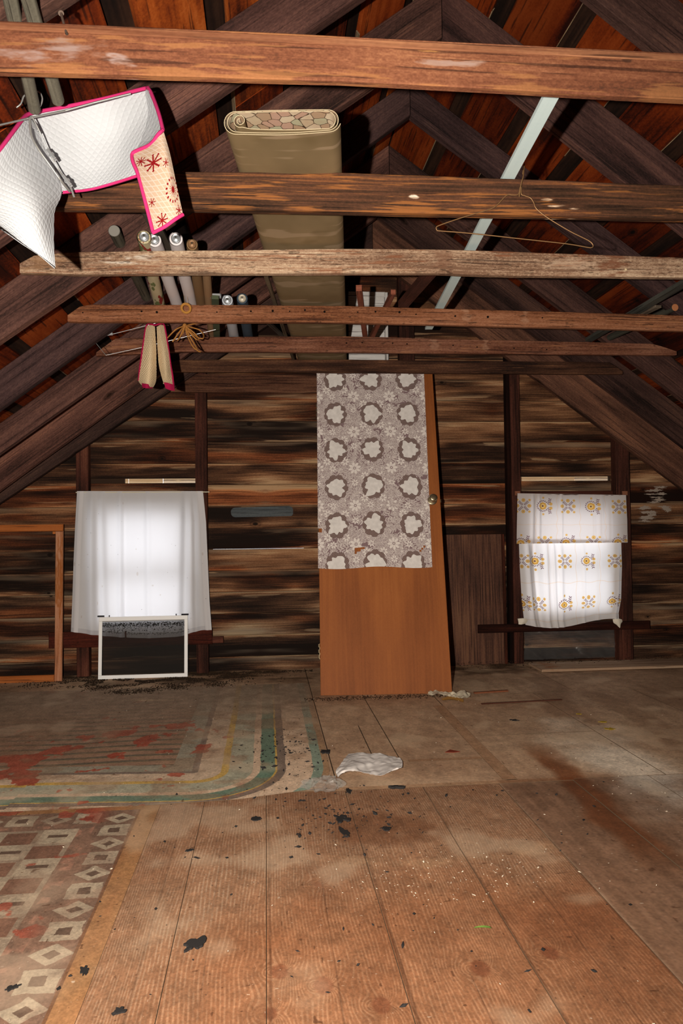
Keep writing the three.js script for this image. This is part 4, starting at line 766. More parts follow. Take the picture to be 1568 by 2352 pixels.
lath('stake', 'reddish stake slanting across the white vent panel, second of the two', 'stake', onY(903, 676, LIE + 0.03), onY(848, 790, LIE + 0.03), 0.024, 0.024, mapped(redWood));
lath('brown_stick', 'thick brown stick slanting over the ties near the lower end of the blue lath', 'stick', onY(1000, 620, LIE), onY(925, 706, LIE), 0.05, 0.03, mapped(studMap, { color: 0xffffff }));
lath('grey_slat', 'long flat grey slat crossing the ties at the right', 'slat', onY(1600, 638, LIE), onY(1352, 784, LIE), 0.045, 0.02, mapped(greyWood, { color: 0xa8b0b4 }));
lath('pale_slat', 'short pale slat tucked beside the round pole at the right', 'slat', onY(1512, 706, LIE), onY(1440, 740, LIE), 0.035, 0.012, mapped(greyWood, { color: 0xffece0 }));
lath('flat_bar', 'flat grey bar lying on the ties under the quilted mat', 'bar', onY(333, 478, LIE + 0.04), onY(392, 590, LIE + 0.055), 0.045, 0.012, mapped(greyWood, { color: 0x9c9490 }));
lath('thin_lath', 'thin grey lath along the left edge of the linoleum roll', 'lath', onY(606, 622, LIE), onY(678, 840, LIE), 0.018, 0.014, mapped(greyWood, { color: 0xc8b4a0 }));
lath('thin_lath', 'thin grey lath slanting behind the fourth tie, left of the linoleum roll', 'lath', onY(585, 715, LIE + 0.016), onY(655, 780, LIE + 0.016), 0.022, 0.012, mapped(greyWood, { color: 0x9c9090 }));
function pole(label, a, b, r, mat, endMat) {
  const p = thing('pole', a, label, 'pole'), d = rel(a, b), len = d.length();
  const g = new THREE.CylinderGeometry(r, r, len, 18, 1, true); { const uv = g.attributes.uv; for (let i = 0; i < uv.count; i++) uv.setXY(i, uv.getY(i) * len, uv.getX(i) * 6.283 * r); } g.rotateX(Math.PI / 2); g.translate(0, 0, len / 2); part(p, 'shaft', between(g, V(0, 0, 0), d), mat);
  const e = new THREE.CylinderGeometry(r * 0.9, r, 0.004, 18); e.rotateX(-Math.PI / 2); part(p, 'near_end', between(e, V(0, 0, 0), d), endMat);
  const e2 = new THREE.CylinderGeometry(r * 0.9, r, 0.004, 18); e2.rotateX(Math.PI / 2); e2.translate(0, 0, len); part(p, 'far_end', between(e2, V(0, 0, 0), d), endMat);
}
const poleMat = mapped(greyWood, { color: 0xe8e8e0, bump: 0.001 });
pole('grey wooden pole with a round end, left of the roller shades', onY(262, 530, LIE + 0.03), onY(350, 712, LIE + 0.025), 0.022, mapped(greyWood, { color: 0xa8a49c }), std({ color: 0x7c7a74 }));
pole('grey pole at the top left, the one nearer the photo edge', onY(20, -20, LIE + 0.02), onY(79, 250, LIE + 0.02), 0.016, poleMat, std({ color: 0x8a8880 }));
pole('grey pole at the top left that ends above the quilted mat', onY(60, -20, LIE + 0.02), onY(133, 230, LIE + 0.02), 0.016, poleMat, std({ color: 0x8a8880 }));
pole('round grey pole with an orange cut end at the right', onY(1550, 706, LIE + 0.02), onY(1400, 775, LIE + 0.02), 0.019, mapped(greyWood, { color: 0x989c98 }), std({ color: 0xb87850 }));
// the big flattened roll of printed linoleum
{
  const path = []; const arc = (cx, cy, r0, r1, a0, a1, n) => { for (let i = 0; i <= n; i++) { const t = i / n, a = a0 + (a1 - a0) * t, r = r0 + (r1 - r0) * t; path.push([cx + Math.cos(a) * r, cy + Math.sin(a) * r]); } };
  const line = (x0, y0, x1, y1, n, bow = 0) => { for (let i = 1; i < n; i++) { const t = i / n; path.push([x0 + (x1 - x0) * t, y0 + (y1 - y0) * t + bow * Math.sin(Math.PI * t)]); } };
  const PI = Math.PI;
  arc(-0.118, 0.037, 0.006, 0.019, -PI * 3.5, -PI / 2 + 0.3, 44);                       // the small inner curl
  line(-0.10, 0.014, 0.118, 0.010, 16, -0.003); arc(0.122, 0.0345, 0.0245, 0.0245, -PI / 2, PI / 2, 16); line(0.12, 0.0595, -0.125, 0.0595, 16, 0.001);
  arc(-0.126, 0.033, 0.0265, 0.0275, PI / 2, PI * 1.5, 14); line(-0.125, 0.005, 0.125, 0.006, 16, -0.005); arc(0.126, 0.0345, 0.0285, 0.0285, -PI / 2, PI / 2, 14); line(0.125, 0.0635, -0.13, 0.063, 16, 0.001);
  arc(-0.130, 0.032, 0.031, 0.0325, PI / 2, PI * 1.5, 14); line(-0.125, 0.0, 0.125, 0.001, 14, -0.005); arc(0.129, 0.0335, 0.0325, 0.0325, -PI / 2, -0.3, 8);
  path.reverse(); // the free end first
  const n0 = onY(649, 306, 2.047), n1 = onY(742, 842, 2.047), o = n0.clone(), ax = rel(o, n1), len = ax.length() + 0.1;
  const r = thing('linoleum_roll', o, 'big flattened roll of olive-backed linoleum with a flagstone print lying on the ties', 'linoleum roll');
  const rot = Math.atan2(-ax.x, -ax.z); r.rotation.y = rot;
  const nz = 30, T = 0.0017;
  const skin = (off, flip) => {
    const pos = [], uv = [], idx = []; let L = 0;
    path.forEach((p, i) => { const a = path[Math.max(0, i - 1)], b = path[Math.min(path.length - 1, i + 1)], dx = b[0] - a[0], dy = b[1] - a[1], l = Math.hypot(dx, dy) || 1; if (i) L += Math.hypot(p[0] - path[i - 1][0], p[1] - path[i - 1][1]);
      for (let k = 0; k <= nz; k++) { const s = k / nz, dent = -0.004 * sst(0, 0.2, s) * (fbm(p[0] * 8 + 3, s * 9, 2) - 0.4) * (p[1] < 0.02 ? 1 : 0); pos.push(p[0] - dy / l * off * -1 * -1, p[1] + dx / l * off + dent, -s * len); uv.push(L, s * len); } });
    for (let i = 0; i < path.length - 1; i++) for (let k = 0; k < nz; k++) { const a = i * (nz + 1) + k, c = a + nz + 1; flip ? idx.push(a, a + 1, c, a + 1, c + 1, c) : idx.push(a, c, a + 1, a + 1, c, c + 1); }
    const g = new THREE.BufferGeometry(); g.setAttribute('position', new THREE.Float32BufferAttribute(pos, 3)); g.setAttribute('uv', new THREE.Float32BufferAttribute(uv, 2)); g.setIndex(idx); g.computeVertexNormals(); return g;
  };
  const olive = pixels(1024, 1024, 1, 1, (x, y) => { let c = mix3(hex(0x6c5c42), hex(0x8c785a), 0.5 + (fbm(x * 6, y * 4, 4) - 0.5) * 1.2); const sm = sst(0.62, 0.7, fbm(x * 5 + 3, y * 22, 3)); c = mix3(c, hex(0xa8927a), sm * 0.5); return mix3(c, hex(0x645438), sst(0.6, 0.8, fbm(x * 9, y * 9 + 4, 3)) * 0.5); });
  const cells = []; seedState = 4242; for (let i = 0; i < 15; i++) for (let j = 0; j < 15; j++) cells.push([(i + rr(0.05, 0.95)) / 15, (j + rr(0.05, 0.95)) / 15, [hex(0xb8a88e), hex(0xb0907e), hex(0xa6a68c), hex(0xc4b49c), hex(0xa48a72)][Math.floor(rnd() * 5)]]);
  const flag = pixels(768, 768, 0.5, 0.5, (x, y) => { x *= 2; y *= 2; let d1 = 9, d2 = 9, cc = null; const gi = Math.floor(x * 15), gj = Math.floor(y * 15); for (let a = -2; a <= 2; a++) for (let b = -2; b <= 2; b++) { const i = (gi + a + 15) % 15, j = (gj + b + 15) % 15, c = cells[i * 15 + j]; let dx = Math.abs(x - c[0]), dy = Math.abs(y - c[1]); dx = Math.min(dx, 1 - dx); dy = Math.min(dy, 1 - dy); const d = Math.max(dx, dy) * 0.7 + (dx + dy) * 0.4; if (d < d1) { d2 = d1; d1 = d; cc = c[2]; } else if (d < d2) d2 = d; } return mix3([58, 44, 34], mix3(cc, hex(0xa88a70), (fbm(x * 18, y * 18, 3) - 0.35) * 0.8), sst(0.001, 0.006, d2 - d1)); });
  part(r, 'backing', skin(T / 2, false), std({ map: olive, bumpMap: olive, bumpScale: 0.001, roughness: 0.75, side: THREE.DoubleSide }), 'olive-brown felt backing');
  part(r, 'printed_face', skin(-T / 2, true), std({ map: flag, roughness: 0.5, side: THREE.DoubleSide }), 'tan and pink flagstone print on the inside');
  for (const [nm, z] of [['near_edge', 0.0005], ['far_edge', -len]]) {
    const pos = [], idx = []; path.forEach((p, i) => { const a = path[Math.max(0, i - 1)], b = path[Math.min(path.length - 1, i + 1)], dx = b[0] - a[0], dy = b[1] - a[1], l = Math.hypot(dx, dy) || 1; for (const s of [-1, 1]) pos.push(p[0] - dy / l * s * T * 0.55, p[1] + dx / l * s * T * 0.55, z); if (i) idx.push(2 * i - 2, 2 * i, 2 * i - 1, 2 * i - 1, 2 * i, 2 * i + 1); });
    const g = new THREE.BufferGeometry(); g.setAttribute('position', new THREE.Float32BufferAttribute(pos, 3)); g.setIndex(idx); g.computeVertexNormals(); part(r, nm, g, std({ color: 0xb8aa8c, side: THREE.DoubleSide }));
  }
}
// rolled window shades and cloths, end on
const metal = std({ color: 0xc8ccd0, roughness: 0.35, metalness: 0.8 });
function shade(label, a, b, r, mat, capColor, name = 'roller_shade') {
  const s = thing(name, a, label, 'roller shade', 'rolled window shades on the ties'), d = rel(a, b), len = d.length(), seedr = rr(0, 50);
  const nu = 40, nz = 24, pos = [], uv = [], idx = [];
  for (let k = 0; k <= nz; k++) for (let i = 0; i <= nu; i++) { const t = i / nu, ang = t * Math.PI * 2.5, rad = r * (1 - 0.10 * (1 - t)) * (1 + 0.06 * (fbm(t * 5 + seedr, k * 0.35, 2) - 0.5)); pos.push(Math.cos(ang - 0.4) * rad, Math.sin(ang - 0.4) * rad, k / nz * len); uv.push(t * 0.5, k / nz * len); }
  for (let k = 0; k < nz; k++) for (let i = 0; i < nu; i++) { const q = k * (nu + 1) + i, c = q + nu + 1; idx.push(q, q + 1, c, q + 1, c + 1, c); }
  const g = new THREE.BufferGeometry(); g.setAttribute('position', new THREE.Float32BufferAttribute(pos, 3)); g.setAttribute('uv', new THREE.Float32BufferAttribute(uv, 2)); g.setIndex(idx); g.computeVertexNormals();
  part(s, 'rolled_cloth', between(g, V(0, 0, 0), d), mat);
  const disc = new THREE.CylinderGeometry(r * 0.88, r * 0.88, 0.003, 24); disc.rotateX(Math.PI / 2); disc.translate(0, 0, 0.004); part(s, 'roll_end', between(disc, V(0, 0, 0), d), mat);
  const cap = new THREE.LatheGeometry([[0, 0.010], [0.3, 0.010], [0.34, 0.006], [0.52, 0.006], [0.56, 0.010], [0.66, 0.008], [0.68, -0.004]].map(([x, y]) => new THREE.Vector2(x * r, y)), 24); cap.rotateX(-Math.PI / 2); part(s, 'end_cap', between(cap, V(0, 0, 0), d), capColor ? std({ color: capColor, roughness: 0.5, metalness: 0.4, side: THREE.DoubleSide }) : metal);
  const pin = new THREE.CylinderGeometry(r * 0.1, r * 0.1, 0.02, 10); pin.rotateX(Math.PI / 2); pin.translate(0, 0, -0.012); part(s, 'pin', between(pin, V(0, 0, 0), d), std({ color: 0x5a564e, metalness: 0.7, roughness: 0.4 }));
  return s;
}
const whiteCloth = std({ color: 0xd8d2d4, side: THREE.DoubleSide }), tanCloth = std({ color: 0x97795a, side: THREE.DoubleSide }), brownCloth = std({ color: 0x7d6244, side: THREE.DoubleSide });
const floral = pixels(256, 512, 0.5, 1, (x, y) => { let c = mix3(hex(0xb0a484), hex(0xc8bc9c), fbm(x * 20, y * 10, 3)); const f = fbm(x * 14 + 9, y * 12, 3); c = mix3(c, hex(0x8c2f28), sst(0.62, 0.66, f)); return mix3(c, hex(0x6a7248), sst(0.62, 0.66, fbm(x * 15 + 40, y * 13, 3))); });
const h1 = LIE + 0.03;
shade('floral cream roller shade, leftmost of the rolled shades behind the grey-tan tie', onY(331, 545, h1), onY(368, 706, h1 - 0.004), 0.028, std({ map: floral, side: THREE.DoubleSide }));
shade('white roller shade with a metal cap just right of the floral shade', onY(355, 552, h1), onY(409, 706, h1 - 0.005), 0.028, whiteCloth);
shade('second white roller shade with a metal cap, beside the brown-ended one', onY(404, 549, h1), onY(442, 708, h1 - 0.005), 0.028, whiteCloth);
shade('brown roller shade with a rusty round end, right of the white shades', onY(441, 562, h1 - 0.004), onY(464, 712, h1 - 0.009), 0.024, brownCloth, 0x8a6848);
shade('tan roller shade, rightmost of the group above the wooden ring', onY(472, 600, h1 - 0.006), onY(486, 775, h1 - 0.014), 0.02, tanCloth, 0x7c5c40);
shade('white roller shade with a metal cap lying on the fourth tie', onY(522, 690, h1 - 0.005), onY(541, 790, h1 - 0.012), 0.029, std({ color: 0xb8bcc4, side: THREE.DoubleSide }));
shade('dark blue roller shade with a ringed end lying on the fourth tie', onY(556, 686, h1 - 0.005), onY(573, 790, h1 - 0.012), 0.029, std({ color: 0x3c4a58, side: THREE.DoubleSide }), 0xb8b0a0);
{ // green strap with a metal buckle end
  const a = onY(494, 682, LIE + 0.008), b = onY(499, 795, LIE + 0.004), s = thing('green_bar', a, 'dark green bar with a small metal clip on its near end, beside the white shade', 'bar'), d = rel(a, b), len = d.length();
  const g = cbox(0.034, 0.02, len, 0.002, 'z'); g.translate(0, 0, len / 2); part(s, 'bar_body', between(g, V(0, 0, 0), d), std({ color: 0x4c5440 }));
  part(s, 'clip', between(cbox(0.05, 0.012, 0.012, 0.002), V(0, 0.012, -0.006), V(0, 0.012, 1)), metal);
  for (const x of [-0.024, 0.024]) part(s, 'clip_screw', (() => { const c = new THREE.CylinderGeometry(0.005, 0.005, 0.02, 10); c.translate(x, 0.006, -0.008); return c; })(), metal);
}
{ // white board panel on the gable above the door
  const z = -5.1, a = at(800, 668, z), b = at(893, 840, z), v = thing('vent_panel', V((a.x + b.x) / 2, b.y, z), 'white-painted panel of wide boards fixed high on the gable wall behind the roll', 'panel'), w = (b.x - a.x) / 2, H = a.y - b.y;
  const m = mapped(woodMap(256, 128, 0.5, 0.2, 61, { ramp: [hex(0xb4b2b0), hex(0xcfcdcb), hex(0xdedcda)], pits: 0.8, pitc: [120, 110, 100] }), { bump: 0.0008 });
  const ys = [0, 0.155, 0.335, H]; for (let k = 0; k < 3; k++) part(v, 'slat', board(-w, w - 0.022, ys[k] + 0.002, ys[k + 1] - 0.006, -0.05 + 0.012 * (k & 1), -0.02, 0.003, 'x', k), m);
  part(v, 'side_trim', board(w - 0.02, w, 0, H, -0.03, -0.012, 0.003, 'y'), m); part(v, 'top_trim', board(-w, w - 0.0205, H - 0.035, H, -0.019, -0.006, 0.003, 'x'), m);
  part(v, 'back_board', board(-w, w, 0, H, -0.1, -0.052, 0.002, 'x'), std({ color: 0x15100c }));
}

// ---------------------------------------------------------------- hangers, quilted mats, ring and raffia
const steel = std({ color: 0x9a9a98, roughness: 0.4, metalness: 0.6 });
{ // brown wire hanger on the second tie
  const z = -2.295, P = (x, y, dz = 0) => at(x, y, z + dz), o = P(1197, 450), h = thing('wire_hanger', o, 'bent brown wire coat hanger hooked over the second tie', 'hanger'), R = (a) => a.map((p) => rel(o, p)), m = std({ color: 0x8e6c48, roughness: 0.45, metalness: 0.5 });
  part(h, 'hook', wire(R([P(1192, 452, 0.004), P(1196, 425, 0.006), P(1201, 405, 0.004), P(1203, 388, -0.01), at(1204, 376, -2.33), at(1202, 385, -2.37), at(1200, 400, -2.39)]), 0.0019), m);
  part(h, 'left_shoulder', wire(R([P(1194, 430), P(1190, 446), P(1178, 448), P(1166, 447), P(1155, 456), P(1140, 472), P(1120, 482), P(1060, 500), P(1008, 518), P(1001, 524), P(1004, 530)]), 0.0017), m);
  part(h, 'right_shoulder', wire(R([P(1197, 430), P(1197, 446), P(1206, 450), P(1218, 455), P(1225, 465), P(1232, 480), P(1260, 502), P(1310, 532), P(1350, 552), P(1361, 562), P(1360, 568), P(1354, 569)]), 0.0017), m);
  part(h, 'bottom_bar', wire(R([P(1004, 530), P(1080, 536), P(1200, 549), P(1300, 560), P(1354, 569)]), 0.0017), m);
}
const lining = (() => { const t = canvasTex(256, 256, (g) => { g.fillStyle = '#ffffff'; g.fillRect(0, 0, 256, 256); }, (px, w, h) => { for (let j = 0; j < h; j++) for (let i = 0; i < w; i++) { const a = Math.abs(Math.sin((i + j) / w * Math.PI * 2)), b = Math.abs(Math.sin((i - j) / w * Math.PI * 2)), q = 255 * Math.pow(Math.min(a, b), 0.4), o = (j * w + i) * 4; px[o] = px[o + 1] = px[o + 2] = q; } }); t.repeat.set(24, 24); return t; })();
const liningMat = std({ color: 0xb6babf, bumpMap: lining, bumpScale: 0.0009, roughness: 0.95, side: THREE.DoubleSide }), pink = std({ color: 0xb82c66, roughness: 0.85 }), magenta = std({ color: 0x96123f, roughness: 0.85 });
{
  const o = at(200, 300, -2.1), q = thing('quilted_mat', o, 'large white quilted mat with pink binding draped open over a metal hanger', 'quilted mat'), G = (rows) => rows.map((r) => r.map(([x, y, z]) => rel(o, at(x, y, z))));
  const back = sheet(G([[[72, 264, -2.10], [150, 250, -2.15], [240, 231, -2.16], [336, 208, -2.09]], [[98, 330, -2.12], [185, 318, -2.18], [270, 305, -2.18], [341, 270, -2.09]], [[124, 398, -2.13], [200, 385, -2.18], [270, 370, -2.17], [325, 345, -2.1]], [[143, 440, -2.12], [205, 432, -2.16], [260, 418, -2.15], [318, 400, -2.1]]]), { nu: 28, nv: 20, thick: 0.006, size: [0.34, 0.24], wob: 0.004 });
  const flap = sheet(G([[[-30, 385, -1.92], [15, 325, -1.97], [47, 284, -2.03], [74, 264, -2.10]], [[-70, 440, -1.87], [0, 405, -1.93], [55, 365, -2.01], [98, 330, -2.115]], [[-75, 490, -1.86], [5, 465, -1.92], [75, 440, -1.97], [142, 432, -2.115]], [[-45, 495, -1.87], [25, 508, -1.92], [88, 505, -1.955], [124, 496, -2.05]], [[-15, 508, -1.88], [50, 557, -1.93], [100, 592, -1.955], [127, 614, -1.965]]]), { nu: 30, nv: 30, thick: 0.006, size: [0.3, 0.36], wob: 0.006 });
  const small = sheet(G([[[333, 212, -2.09], [336, 206, -2.08], [341, 207, -2.06]], [[339, 268, -2.095], [350, 262, -2.06], [361, 255, -2.02]], [[318, 335, -2.09], [345, 318, -2.04], [368, 296, -1.98]], [[303, 352, -2.03], [338, 333, -2.0], [366, 304, -1.965]]]), { nu: 14, nv: 16, thick: 0.005, size: [0.07, 0.18] });
  part(q, 'back_panel', back, liningMat); part(q, 'left_flap', flap, liningMat); part(q, 'folded_lining', small, liningMat);
  const print = canvasTex(384, 768, (g, w, h) => {
    g.fillStyle = '#efdcc4'; g.fillRect(0, 0, w, h); g.strokeStyle = '#fffaf0'; g.lineWidth = 6; for (let i = -h; i < w + h; i += 36) { g.beginPath(); g.moveTo(i, 0); g.lineTo(i + h * 0.45, h); g.stroke(); } for (let j = -w; j < h + w; j += 44) { g.beginPath(); g.moveTo(0, j); g.lineTo(w, j + w * 0.38); g.stroke(); }
    const red = '#a8161e'; g.fillStyle = g.strokeStyle = red;
    const star = (x, y, r, n) => { for (let i = 0; i < n; i++) { g.save(); g.translate(x, y); g.rotate(i / n * Math.PI * 2 + 0.2); g.beginPath(); g.ellipse(r * 0.5, 0, r * 0.5, r * 0.09, 0, 0, 7); g.fill(); g.beginPath(); g.moveTo(r * 0.7, 0); g.lineTo(r * 0.95, -r * 0.14); g.lineTo(r * 1.02, 0); g.lineTo(r * 0.95, r * 0.14); g.fill(); g.restore(); } g.beginPath(); g.arc(x, y, r * 0.26, 0, 7); g.fill(); };
    const burst = (x, y, r) => { g.beginPath(); g.ellipse(x, y, r * 0.24, r * 0.32, 0, 0, 7); g.fill(); for (let i = 0; i < 16; i++) { const a = i / 16 * Math.PI * 2; g.lineWidth = 3; g.beginPath(); g.moveTo(x, y); g.lineTo(x + Math.cos(a) * r * 0.6, y + Math.sin(a) * r * 0.7); g.stroke(); g.save(); g.translate(x + Math.cos(a) * r, y + Math.sin(a) * r * 1.1); g.rotate(a); g.fillRect(-r * 0.12, -r * 0.09, r * 0.24, r * 0.18); g.restore(); } };
    star(60, 150, 44, 9); star(150, 225, 76, 8); star(262, 300, 38, 7); burst(300, 520, 82); star(70, 520, 34, 7); star(120, 690, 60, 8); star(330, 700, 50, 7);
  });
  const printMat = std({ map: print, color: 0xb8aca6, bumpMap: print, bumpScale: 0.0006, roughness: 0.95, side: THREE.DoubleSide });
  const cover = sheet(G([[[303, 353, -2.025], [335, 338, -1.995], [362, 312, -1.965], [375, 300, -1.968]], [[317, 400, -2.0], [348, 385, -1.97], [378, 362, -1.955], [391, 356, -1.97]], [[335, 470, -1.99], [362, 455, -1.965], [390, 437, -1.955], [406, 428, -1.97]], [[352, 535, -1.985], [378, 520, -1.965], [402, 503, -1.96], [420, 492, -1.972]]]), { nu: 16, nv: 24, thick: 0.006, size: [1, 1] });
  part(q, 'printed_cover', cover, printMat, 'cream cover printed with dark red starbursts');
  const W = (l) => l.map(([x, y, z]) => rel(o, at(x, y, z)));
  part(q, 'binding', mergeGeometries([wire(W([[-30, 384, -1.92], [15, 323, -1.97], [47, 280, -2.03], [62, 264, -2.07], [85, 257, -2.1], [150, 245, -2.145], [240, 226, -2.155], [328, 204, -2.09], [342, 205, -2.07], [353, 228, -2.04], [365, 262, -2.0], [374, 298, -1.97]]), 0.0052), wire(W([[374, 299, -1.967], [364, 308, -1.962], [345, 332, -1.985], [312, 347, -2.015], [303, 355, -2.02], [305, 372, -2.01], [317, 402, -1.998], [335, 470, -1.987], [351, 533, -1.982]]), 0.005), wire(W([[351, 535, -1.982], [378, 521, -1.963], [402, 504, -1.957], [420, 493, -1.97]]), 0.005), wire(W([[143, 442, -2.125], [205, 435, -2.165], [260, 421, -2.155], [318, 403, -2.105]]), 0.0045)]), pink, 'bright pink binding');
  // the clip hanger that carries it
  const hz = -2.07, hp = (x, y, dz = 0) => at(x, y, hz + dz), ho = hp(72, 265), hg = thing('clip_hanger', ho, 'steel trouser hanger with a hook and a chain of clips holding the quilted mat', 'hanger'), R = (a) => a.map((p) => rel(ho, p));
  part(hg, 'hook', wire(R([hp(85, 250), hp(94, 240), hp(97, 225), hp(91, 212), hp(82, 208)]), 0.0022).clone(), steel);
  part(hg, 'hook_tip', wire(R([hp(38, 247, 0.01), hp(48, 238, 0.01), hp(54, 222, 0.01), hp(60, 217, 0.008)]), 0.0022), steel);
  part(hg, 'crossbar', polywire(R([hp(-30, 294, 0.12), hp(60, 273, 0.05), hp(150, 254, 0.01), hp(215, 236, 0.0), hp(300, 215, -0.01)]), 0.0026), steel);
  part(hg, 'hanging_bar', wire(R([hp(68, 272, 0.05), hp(72, 310, 0.05), hp(88, 342, 0.045), hp(115, 380, 0.03), hp(140, 415, 0.01), hp(160, 440, -0.03)]), 0.0032), steel);
  part(hg, 'second_bar', wire(R([hp(75, 270, 0.05), hp(90, 300, 0.04), hp(110, 345, 0.02), hp(135, 390, 0.0), hp(158, 420, -0.04)]), 0.0022), steel);
  for (const [x, y] of [[80, 290], [118, 355], [154, 415]]) { const k = new THREE.Group(); k.name = 'clip'; k.position.copy(rel(ho, hp(x, y, 0.035))); k.rotation.z = -0.9; hg.add(k); part(k, 'clip_arm', board(-0.016, 0.016, -0.004, 0.004, 0.002, 0.006, 0.001, 'x'), metal); part(k, 'clip_arm', board(-0.014, 0.018, -0.004, 0.004, -0.006, -0.002, 0.001, 'x'), metal); const s = new THREE.TorusGeometry(0.006, 0.0016, 8, 16); part(k, 'spring', s, metal); }
  part(hg, 'end_hook', wire(R([hp(160, 425, -0.02), hp(166, 440, -0.02), hp(170, 452, -0.02)]), 0.003), steel);
}
{ // pair of cream quilted pads behind the fourth tie
  const z = -3.755, o = at(358, 745, z), q = thing('quilted_pad', o, 'small cream quilted pad with magenta edges folded over a wire frame', 'quilted mat'), G = (rows) => rows.map((r) => r.map(([x, y, d]) => rel(o, at(x, y, z + d))));
  const creamQ = std({ color: 0xe2caa4, bumpMap: (() => { const t = lining.clone(); t.repeat.set(34, 30); return t; })(), bumpScale: 0.0025, roughness: 0.95, side: THREE.DoubleSide });
  part(q, 'left_half', sheet(G([[[336, 749, 0], [346, 746, 0.02], [356, 750, 0.01]], [[328, 795, 0], [346, 797, 0.04], [359, 797, 0.0]], [[321, 845, 0], [343, 848, 0.045], [359, 846, -0.01]], [[318, 872, 0], [340, 876, 0.045], [358, 874, -0.01]], [[324, 884, 0.01], [340, 889, 0.03], [352, 889, 0.0]]]), { nu: 14, nv: 24, thick: 0.01, size: [0.16, 0.36], wob: 0.006 }), creamQ);
  part(q, 'right_half', sheet(G([[[359, 751, 0.01], [368, 746, 0.02], [377, 748, 0]], [[361, 797, 0.0], [374, 797, 0.035], [386, 797, 0]], [[365, 838, 0], [379, 838, 0.04], [391, 840, 0]], [[372, 868, 0.02], [382, 864, 0.04], [394, 862, 0]], [[376, 882, 0.015], [388, 886, 0.0], [398, 890, -0.02]]]), { nu: 14, nv: 24, thick: 0.01, size: [0.16, 0.36], wob: 0.006 }), creamQ);
  const W = (l) => l.map(([x, y, d]) => rel(o, at(x, y, z + d)));
  part(q, 'binding', mergeGeometries([wire(W([[357, 747, 0.02], [346, 745, 0.022], [336, 749, 0], [328, 795, 0], [321, 845, 0], [318, 874, 0.0]]), 0.0045), wire(W([[357, 747, 0.02], [368, 744, 0.022], [377, 748, 0.0], [386, 797, 0.0], [392, 840, 0.0], [396, 862, 0], [399, 893, -0.02]]), 0.0045)]), magenta, 'dark magenta binding');
  part(q, 'curled_hem', sheet(G([[[325, 880, 0.02], [338, 882, 0.045], [352, 882, 0.0]], [[327, 890, 0.02], [338, 892, 0.04], [350, 892, 0.0]]]), { nu: 8, nv: 4, thick: 0.006 }), magenta);
  part(q, 'curled_hem', sheet(G([[[376, 878, 0.02], [388, 880, 0.02], [399, 884, 0.0]], [[380, 892, 0.01], [390, 896, 0.01], [401, 898, -0.01]]]), { nu: 8, nv: 4, thick: 0.006 }), magenta);
  const fo = at(350, 770, z - 0.02), f = thing('wire_rack', fo, 'thin bright wire frame holding the small quilted pad behind the fourth tie', 'wire rack'), R = (a) => a.map(([x, y, d]) => rel(fo, at(x, y, z + (d ?? 0))));
  part(f, 'top_wire', polywire(R([[213, 779, -0.02], [335, 748, 0.0], [372, 739, 0.0]]), 0.0018), metal); part(f, 'side_wire', polywire(R([[213, 779, -0.02], [243, 816, -0.02]]), 0.0014), steel); part(f, 'bottom_wire', polywire(R([[243, 816, -0.02], [330, 797, -0.015], [400, 780, -0.015], [495, 757, -0.02]]), 0.0018), metal);
  part(f, 'small_clip', board(-0.01, 0.01, -0.006, 0.006, -0.006, 0.006, 0.001, 'x').translate(...rel(fo, at(254, 767, z - 0.02)).toArray()), metal);
}
{ // wooden ring on strings and a raffia bundle
  const z = -3.595, o = at(427, 708, z), r = thing('wooden_ring', o, 'small wooden curtain ring hanging on two strings before the fourth tie', 'ring');
  const t = new THREE.TorusGeometry(0.0205, 0.0062, 12, 36); t.rotateY(0.25); part(r, 'ring', t, mapped(woodMap(128, 32, 0.2, 0.05, 63, { ramp: [hex(0x8c5c28), hex(0xa87434), hex(0xbc8a48)] }), { bump: 0.0006 }));
  const sm = std({ color: 0xb49a7c }); for (const [x, d] of [[422, -0.02], [430, -0.01]]) part(r, 'string', wire([rel(o, at(x === 422 ? 424 : 431, 698, z)), rel(o, at(x, 670, z + d)), rel(o, at(x + 2, 620, z + d * 2)), rel(o, at(x + 2, 590, z + d * 3))], 0.0008, 5), sm);
  const bz = -3.74, b0 = at(424, 748, bz), b = thing('raffia_bundle', b0, 'tied bundle of loose tan raffia loops hanging under the fourth tie', 'raffia'), rm = std({ color: 0xa8743c, roughness: 0.7 });
  const loops = [[[424, 748], [405, 756], [392, 768], [384, 777]], [[424, 748], [415, 770], [408, 782], [410, 778], [420, 765], [424, 750]], [[425, 748], [440, 752], [458, 758], [467, 768], [466, 777], [456, 776], [440, 765], [426, 750]], [[425, 748], [434, 770], [446, 790], [455, 806], [460, 808]], [[424, 748], [430, 770], [442, 795], [456, 807]], [[426, 748], [440, 745], [456, 742]], [[424, 748], [412, 762], [396, 785]], [[425, 749], [446, 765], [456, 778], [450, 779], [432, 760]]];
  loops.forEach((l, i) => { const pts = l.map(([x, y], k) => rel(b0, at(x, y, bz + 0.03 * Math.sin(k * 1.3 + i)))); const c = wire(pts, 0.0034, 6); c.scale(1, 1, 1); part(b, 'strand', c, rm); });
  part(b, 'knot', new THREE.SphereGeometry(0.011, 14, 10), rm); part(b, 'tie_string', wire([V(0, 0, 0), V(0.002, 0.06, -0.01), V(0.004, 0.14, -0.01)], 0.001, 5), sm);
}

